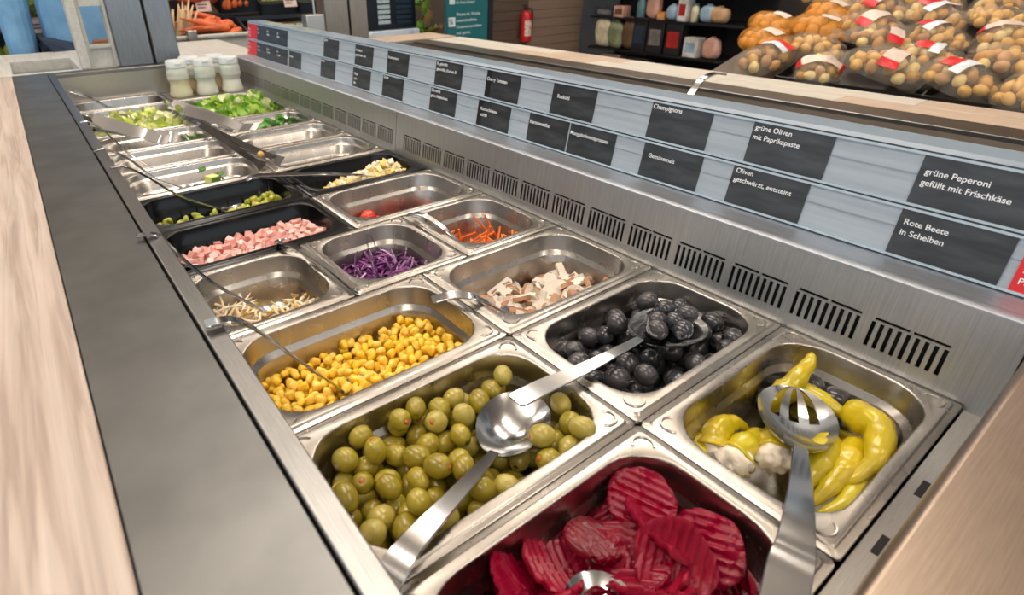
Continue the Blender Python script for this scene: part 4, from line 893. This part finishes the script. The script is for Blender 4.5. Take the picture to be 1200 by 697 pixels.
e = empty('coupon_sign', (2520, 3640, FLOOR), label='tall teal coupon sign with a white percent tag and print', cat='sign'); e.rotation_euler = (0, 0, 0)
obj('board', B(-205, 190, 0, 30, 520, 1800), TEAL, e, bev=4); obj('edge', B(190, 240, -5, 40, 500, 1800), mat('sign edge', (34, 36, 40), None, .4), e); obj('foot', B(-200, 230, -120, 150, 0, 24), mat('sign edge', (34, 36, 40)), e); obj('leg', B(-40, 40, 5, 30, 24, 540), mat('sign edge', (34, 36, 40)), e)
tg = obj('percent_tag', B(-190, -128, -3, 0, 806, 872), PW, e, bev=6)
def up_text(t, size, m, parent, x, z, y, nm='lettering'):
    o = flat_text(t, size, m, parent, x, y, z, nm); o.rotation_euler = (math.pi/2, 0, 0); return o
up_text('%', 52, TEAL, tg, -186, 866, -4.5, 'percent_mark')
for t, z in (('Woche für Woche', 905), ('unterschiedliche', 862), ('Coupons auswählen', 818), ('und sparen', 774)): up_text(t, 30, PW, e, -118, z, -1.5)
up_text('für Ihren Einkauf', 26, PW, e, -118, 985, -1.5); obj('white_tag', B(-180, -130, -2, 0, 962, 1010), PW, e)
e = empty('label_board', (2080, 3960, FLOOR), label='dark board with a column of pale labels on a white base', cat='board')
obj('panel', B(-260, 170, 0, 60, 790, 1700), mat('board navy', (22, 32, 44), (16, 22, 32), .3, 0, 4), e, bev=4)
for k in range(12): obj('paper_label', B(-165, -62, -4, 0, 830+k*36, 854+k*36), mat('pale label', (190, 208, 214), (160, 184, 194), .5, 0, 60), e)
for k in range(12): obj('dark_slat', B(-10, 130, -6, 0, 826+k*36, 846+k*36), mat('board slat', (34, 52, 68), None, .3), e)
obj('base_bar', B(-270, 175, -40, 80, 735, 785), mat('base white', (206, 222, 236), None, .3), e, bev=6); obj('stand', B(-200, 120, 0, 60, 0, 735), mat('sign edge', (34, 36, 40)), e)
ro = obj('round_mark', MB().rings([[(98+r*math.cos(a), -41.5, 760+r*math.sin(a)) for a in [2*math.pi*k/20 for k in range(20)]] for r in (20, 16)], False, False), mat('mark blue', (60, 140, 200), None, .4), e)
up_text('A', 24, mat('mark blue', (60, 140, 200)), e, 90, 769, -42)
# house plant between the boards
e = empty('potted_plant', (2440, 4120, FLOOR), label='leafy plant standing between the label board and teal sign', cat='plant')
obj('pot', MB().lathe([(90, 0), (120, 10), (140, 520), (150, 540), (130, 540), (120, 500)], 18), gm_['brown'], e, smooth=True, ang=50)
pls = [leaf(700+k, (LE['lett'][1], LE['spin'][0], gm_['tan'], LE['lett'][0])[k % 4], 90, 34, 14, .4) for k in range(8)]
for k in range(34):
    o = bpy.data.objects.new('leaf', pls[k % 8]); a = k*2.4; rr = 30+90*rng.random(); o.location = Vector((rr*math.cos(a), rr*math.sin(a), 580+rng.random()*560))*S; o.rotation_euler = Euler((rng.uniform(-.6, .6), rng.uniform(-1.1, .2), a)); link(o, e)
obj('stem', MB().tube([(0, 0, 500), (20, 10, 800), (-10, 0, 1150)], [14, 10, 5], 8), gm_['brown'], e, smooth=True)

# ------------------------------------------------------------------ produce shelves at the back left
e = empty('produce_ledge', (480, 2960, FLOOR), label='pale wooden produce ledge behind the steel post and bottles', cat='ledge')
obj('front_board', B(-260, 540, 0, 24, 820, 918), WOODW, e, bev=3); obj('top_board', B(-260, 540, -14, 40, 918, 932), WOODW, e, bev=3); obj('lower_body', B(-260, 540, 10, 90, 0, 818), gm_['brown'], e); obj('tan_strip', B(-250, 540, -4, 0, 812, 820), gm_['tan'], e)
obj('bracket', B(-160, -118, -60, -16, 850, 960), STEELX, e, bev=3)
CRB = mat('crate slate', (36, 46, 56), (28, 36, 44), .5, 0, 6); CRW = mat('crate brown', (110, 90, 76), (92, 74, 62), .6, 0, 6)
def crate(x, y, z, w, d, h, lab, m=CRB, tilt=.35, grp='produce crates'):
    e = empty('produce_crate', (x, y, z), label=lab, cat='crate', group=grp); e.rotation_euler = (tilt, 0, 0)
    obj('bottom', B(-w/2, w/2, 0, d, 0, 8), m, e)
    for a in ((-w/2, -w/2+10, 0, d), (w/2-10, w/2, 0, d), (-w/2, w/2, 0, 10), (-w/2, w/2, d-10, d)): obj('side', B(a[0], a[1], a[2], a[3], 8, h), m, e)
    return e
CARM = mat('carrot root', (206, 92, 44), (220, 116, 66), .45, 0, 30); PARM = mat('parsnip root', (226, 200, 160), (210, 178, 136), .5, 0, 30)
def root(m, L, r): return MB().tube([(0, 0, 0), (L*.1, 0, 0), (L*.5, 2, 1), (L, -2, 2)], [r*.6, r, r*.75, r*.12], 9).mesh('root', [m], True)
rc, rp_ = root(CARM, 170, 17), root(PARM, 150, 15)
def heap(nm, me, n, cx, cy, cz, sx, sy, sz, lab, cat, grp, rz=(0, 6.28), ry=(-.3, .3), sc=(.85, 1.1)):
    gg = random.Random(int(cx+cz*3)); 
    for k in range(n):
        u = gg.uniform(-1, 1); v = gg.uniform(-1, 1)
        put(nm, me if not isinstance(me, list) else me[k % len(me)], (cx+u*sx, cy+v*sy, cz+(1-.5*(u*u+v*v))*sz*gg.uniform(.5, 1)), Euler((0, gg.uniform(*ry), gg.uniform(*rz))), lab, cat, grp, gg.uniform(*sc))
crate(380, 3060, -10, 150, 240, 70, 'dark crate of parsnips on the produce ledge'); heap('parsnip', rp_, 14, 330, 3100, 40, 45, 50, 60, 'pale parsnip standing in the dark crate left of the carrots', 'parsnip', 'parsnips', (-.3, .3), (-1.5, -1.1))
crate(560, 3060, -10, 200, 240, 70, 'dark crate of bagged carrots on the produce ledge'); heap('carrot', rc, 34, 520, 3080, 60, 90, 70, 95, 'orange carrot in the heap behind the red sign cards', 'carrot', 'heaped carrots', (2.4, 3.6))
crate(430, 3300, 150, 190, 260, 80, 'dark crate of orange roots on the upper produce shelf'); heap('sweet_potato', ball(60, 28, 26, 12, 8, lump(.15, 20), mat('sweet potato', (216, 118, 88), (196, 96, 70), .5, 0, 20), 'sp'), 16, 470, 3330, 215, 90, 60, 60, 'reddish sweet potato in the upper shelf crate', 'sweet potato', 'sweet potatoes')
crate(690, 3300, 150, 200, 260, 80, 'dark crate of upright carrots on the upper produce shelf'); heap('carrot', rc, 26, 690, 3320, 160, 80, 40, 40, 'orange carrot standing upright in the upper shelf crate', 'carrot', 'upright carrots', (-.2, .2), (-1.6, -1.3))
crate(230, 3300, 150, 180, 260, 80, 'dark crate of pale roots on the upper produce shelf'); heap('potato', ptm, 16, 290, 3330, 215, 70, 60, 50, 'pale potato in the upper shelf crate', 'potato', 'loose potatoes')
CEL = mat('celery stalk', (206, 210, 130), (186, 196, 104), .45, 0, 20)
cel = MB().tube([(0, 0, 0), (60, 0, 4), (200, 0, 8)], [12, 13, 9], 8).mesh('celery', [CEL], True)
for xx, lab in ((910, 'left'), (1130, 'right')):
    crate(xx, 3300, 130, 200, 260, 60, 'dark crate of celery, %s one of two on the upper produce shelf' % lab)
    for k in range(7): put('celery_stalk', cel, (xx-80+k*27, 3290, 200), Euler((0, -1.1, 1.35)), 'pale celery stalk leaning in the %s upper shelf crate' % lab, 'celery', 'celery stalks', 1.1)
e = empty('produce_rack', (650, 3450, FLOOR), label='dark produce rack with tilted crates behind the salad bar', cat='rack')
obj('shelf', B(-620, 650, -160, 300, 960, 980), CRB, e); obj('shelf', B(-620, 650, -380, 300, 790, 812), CRB, e); obj('shelf_front', B(160, 650, -200, -160, 895, 940), CRW, e)
for x in (-620, -190, 170, 640): obj('upright', B(x, x+24, -150, -110, 0, 1500), CRW, e)
obj('back_board', B(-620, 660, 300, 320, 0, 1600), gm_['brown'], e)
TAGM = mat('price tag', (220, 200, 192), (196, 170, 166), .5, 0, 60)
for (x, y, z, lab) in ((500, 3240, 168, 'pinkish price tag below the sweet potatoes'), (960, 3230, 172, 'pinkish price tag below the celery'), (255, 3240, 130, 'pinkish price tag beside the steel post'), (-228, 3010, 130, 'pinkish price tag below the green lettuce heads')):
    o = tag(obj('price_tag', B(-36, 36, -1.5, 1.5, 0, 50), TAGM, loc=(x, y, z), rot=(-.3, 0, 0)), lab, 'price tag'); obj('print_line', B(-28, 20, -2.4, -1.5, 30, 36), mat('tag print', (90, 70, 70), None, .5), o); obj('print_line', B(-28, 8, -2.4, -1.5, 16, 22), MATS['tag print'], o)
tag(obj('produce_tray', MB().box(-120, 120, -50, 50, 0, 6).box(-120, 120, -50, -44, 6, 60).box(-120, 120, 44, 50, 6, 60).box(-120, -112, -50, 50, 6, 60).box(112, 120, -50, 50, 6, 60), WOODW, loc=(800, 3010, 40)), 'white tray behind the far end of the sign rail', 'tray')
e = empty('parsley_bunch', (935, 3000, 45), label='bunch of dark green parsley beside the white tray', cat='herb bunch'); obj('crate', B(-80, 80, -40, 40, -20, 0), gm_['tan'], e)
for k in range(30):
    o = bpy.data.objects.new('leaf', sm[k % 5]); o.location = Vector((rng.uniform(-65, 65), rng.uniform(-30, 30), rng.uniform(4, 40)))*S; o.rotation_euler = rrot(); o.scale = (1.2,)*3; link(o, e)
# left: melons, lettuce heads, boxes
e = empty('produce_rack', (-330, 3420, FLOOR), label='brown slatted produce rack at the far left with melons', cat='rack')
obj('shelf', B(-400, 240, -380, 260, 810, 830), CRB, e); obj('shelf', B(-400, 240, -360, 260, 985, 1005), CRW, e); obj('back_board', B(-400, 240, 240, 260, 0, 1500), CRB, e)
for x, t in ((20, -.12), (56, -.12), (-400, 0), (220, 0)): obj('upright', B(-12, 12, -20, 20, 0, 1500), CRW, e, loc=(x, -385, 0))
MEL = mat('melon rind', (150, 160, 72), (104, 128, 52), .45, 0, 14, (1, 1, .2)); mel = ball(62, 62, 60, 18, 12, lump(.05, 40), MEL, 'melon')
for (x, y, z, lab) in ((-322, 3100, 42, 'green melon on the lower produce shelf at the far left'), (-430, 3090, 40, 'brownish melon partly cut off at the left')): put('melon', mel, (x, y, z), rrot(), lab, 'melon', None)
for (x, y, z, lab) in ((-365, 3090, 4, 'yellow fruit at the bottom of the far left shelf'), (-268, 3075, 0, 'yellow fruit under the green melon')): put('yellow_fruit', ball(36, 30, 30, 12, 8, lump(.06, 20), mat('yellow fruit', (226, 206, 84), (206, 186, 64), .4, 0, 20), 'fruit'), (x, y, z), rrot(), lab, 'fruit', None)
put('pineapple', ball(40, 40, 50, 14, 10, lump(.12, 10), mat('pineapple skin', (176, 130, 72), (132, 98, 60), .7, 0, 60), 'pine'), (-205, 3060, 110), rrot(), 'brown rough fruit beside the blue clothed person', 'fruit', None)
e = empty('cardboard_box', (-390, 3100, 156), label='tan cardboard box on the upper shelf at the far left', cat='box'); obj('carton', B(-130, 60, -40, 120, 0, 90), gm_['tan'], e, bev=3); obj('contents', ball(90, 60, 40, 14, 8, lump(.2, 30), [PARM], 'c'), None, e, loc=(-35, 30, 100)); obj('stripe', B(-130, 60, -42, -40, 34, 38), gm_['brown'], e)
for (x, y, z, lab) in ((-250, 3080, 200, 'yellow-green lettuce head left of the blue clothed person'), (-205, 3090, 210, 'yellow-green lettuce head nearest the blue clothed person')):
    e = empty('green_lettuce', (x, y, z), label=lab, cat='lettuce', group='lettuce heads'); lh = [leaf(900+k, LE['ice'][1] if k % 2 else LE['lett'][0], 34, 26, 10, .5) for k in range(6)]
    for k in range(16):
        o = bpy.data.objects.new('leaf', lh[k % 6]); a = k*2.4; q = .4+k*.06; o.location = Vector((20*q*math.cos(a), 20*q*math.sin(a), 22-10*q))*S; o.rotation_euler = Euler((0, -1.3+.5*q, a)); link(o, e)
tag(obj('wooden_block', B(-34, 34, -30, 30, 0, 34), mat('block wood', (150, 100, 58), (130, 84, 48), .5, 0, 6), loc=(-50, 2680, 83), bev=2), 'brown wooden box seen through the white frame', 'box')

# ------------------------------------------------------------------ person in blue
per = empty('person', (-80, 2860, FLOOR), label='person in light blue jacket and dark trousers standing behind the white frame', cat='person')
def skinned(name, verts, edges, rad, m, parent, sub=2):
    me = bpy.data.meshes.new(name); me.from_pydata([Vector(v)*S for v in verts], edges, []); me.materials.append(m)
    o = bpy.data.objects.new(name, me); link(o, parent)
    o.modifiers.new('skin', 'SKIN'); 
    if not me.skin_vertices: me.attributes.new('skin', 'FLOAT', 'POINT')
    for i, r in enumerate(rad):
        sv = me.skin_vertices[0].data[i]; sv.radius = (r[0]*S, r[1]*S) if isinstance(r, tuple) else (r*S, r*S); sv.use_root = (i == 0)
    mm_ = o.modifiers.new('sub', 'SUBSURF'); mm_.levels = sub; mm_.render_levels = sub
    for p_ in me.polygons: p_.use_smooth = True
    return o
SKIN = mat('skin', (206, 160, 134), None, .5, sss=.1); JACK = mat('blue cloth', (118, 168, 206), (92, 142, 184), .7, 0, 9, bump=.9, bscale=14); TROU = mat('dark denim', (44, 60, 84), (36, 50, 70), .8, 0, 30); HAIR = mat('hair', (60, 44, 34), None, .6)
V = [(0, 0, 960), (0, -4, 1120), (0, 0, 1300), (0, 4, 1440), (0, 0, 1500), (0, -8, 1600), (0, -6, 1690), (90, 0, 900), (96, -6, 500), (98, 10, 90), (100, -110, 40), (-90, 0, 900), (-96, -6, 500), (-98, 10, 90), (-100, -110, 40),
     (185, 4, 1400), (225, 10, 1120), (232, -50, 880), (230, -70, 800), (-185, 4, 1400), (-225, 10, 1120), (-232, -50, 880), (-230, -70, 800)]
E_ = [(0, 1), (1, 2), (2, 3), (3, 4), (4, 5), (5, 6), (0, 7), (7, 8), (8, 9), (9, 10), (0, 11), (11, 12), (12, 13), (13, 14), (3, 15), (15, 16), (16, 17), (17, 18), (3, 19), (19, 20), (20, 21), (21, 22)]
RD = [(140, 100), (130, 95), (150, 105), (110, 80), 52, 84, 70, 82, 58, 42, 38, 82, 58, 42, 38, 56, 44, 34, 30, 56, 44, 34, 30]
skinned('body', V, E_, RD, SKIN, per)
V.append((0, 0, 700)); RD.append((190, 150)); E_.append((0, 23))
JV = [0, 23, 1, 2, 3, 15, 16, 17, 19, 20, 21]; ji = {v: i for i, v in enumerate(JV)}
skinned('jacket', [V[i] for i in JV], [(ji[a], ji[b]) for a, b in E_ if a in ji and b in ji], [(RD[i][0]+26, RD[i][1]+24) if isinstance(RD[i], tuple) else RD[i]+18 for i in JV], JACK, per)
TV = [0, 7, 8, 9, 11, 12, 13]; ti = {v: i for i, v in enumerate(TV)}
skinned('trousers', [V[i] for i in TV], [(ti[a], ti[b]) for a, b in E_ if a in ti and b in ti], [(RD[i][0]+12, RD[i][1]+12) if isinstance(RD[i], tuple) else RD[i]+14 for i in TV], TROU, per)
obj('hair', ball(92, 100, 70, 16, 10, lump(.08, 30), [HAIR], 'hair'), None, per, loc=(0, 12, 1700))
for s_ in (1, -1):
    obj('eye', ball(9, 5, 7, 8, 6, None, [mat('eye', (40, 34, 30), None, .2)], 'eye'), None, per, loc=(28*s_, -88, 1632)); obj('ear', ball(10, 16, 26, 8, 6, None, [SKIN], 'ear'), None, per, loc=(86*s_, 0, 1615))
    for k in range(5): obj('finger', MB().tube([(0, 0, 0), (-4*s_, -4, -36), (-16*s_, -6, -66+abs(k-1)*6)], [9, 8, 6], 8), SKIN, per, loc=(228*s_, -100+k*17, 786+(30 if k == 0 else 0)), smooth=True)
obj('nose', MB().tube([(0, -84, 1640), (0, -104, 1600)], [8, 13], 8), SKIN, per, smooth=True); obj('mouth', ball(24, 5, 5, 10, 6, None, [mat('lips', (170, 96, 88), None, .5)], 'mouth'), None, per, loc=(0, -86, 1566))
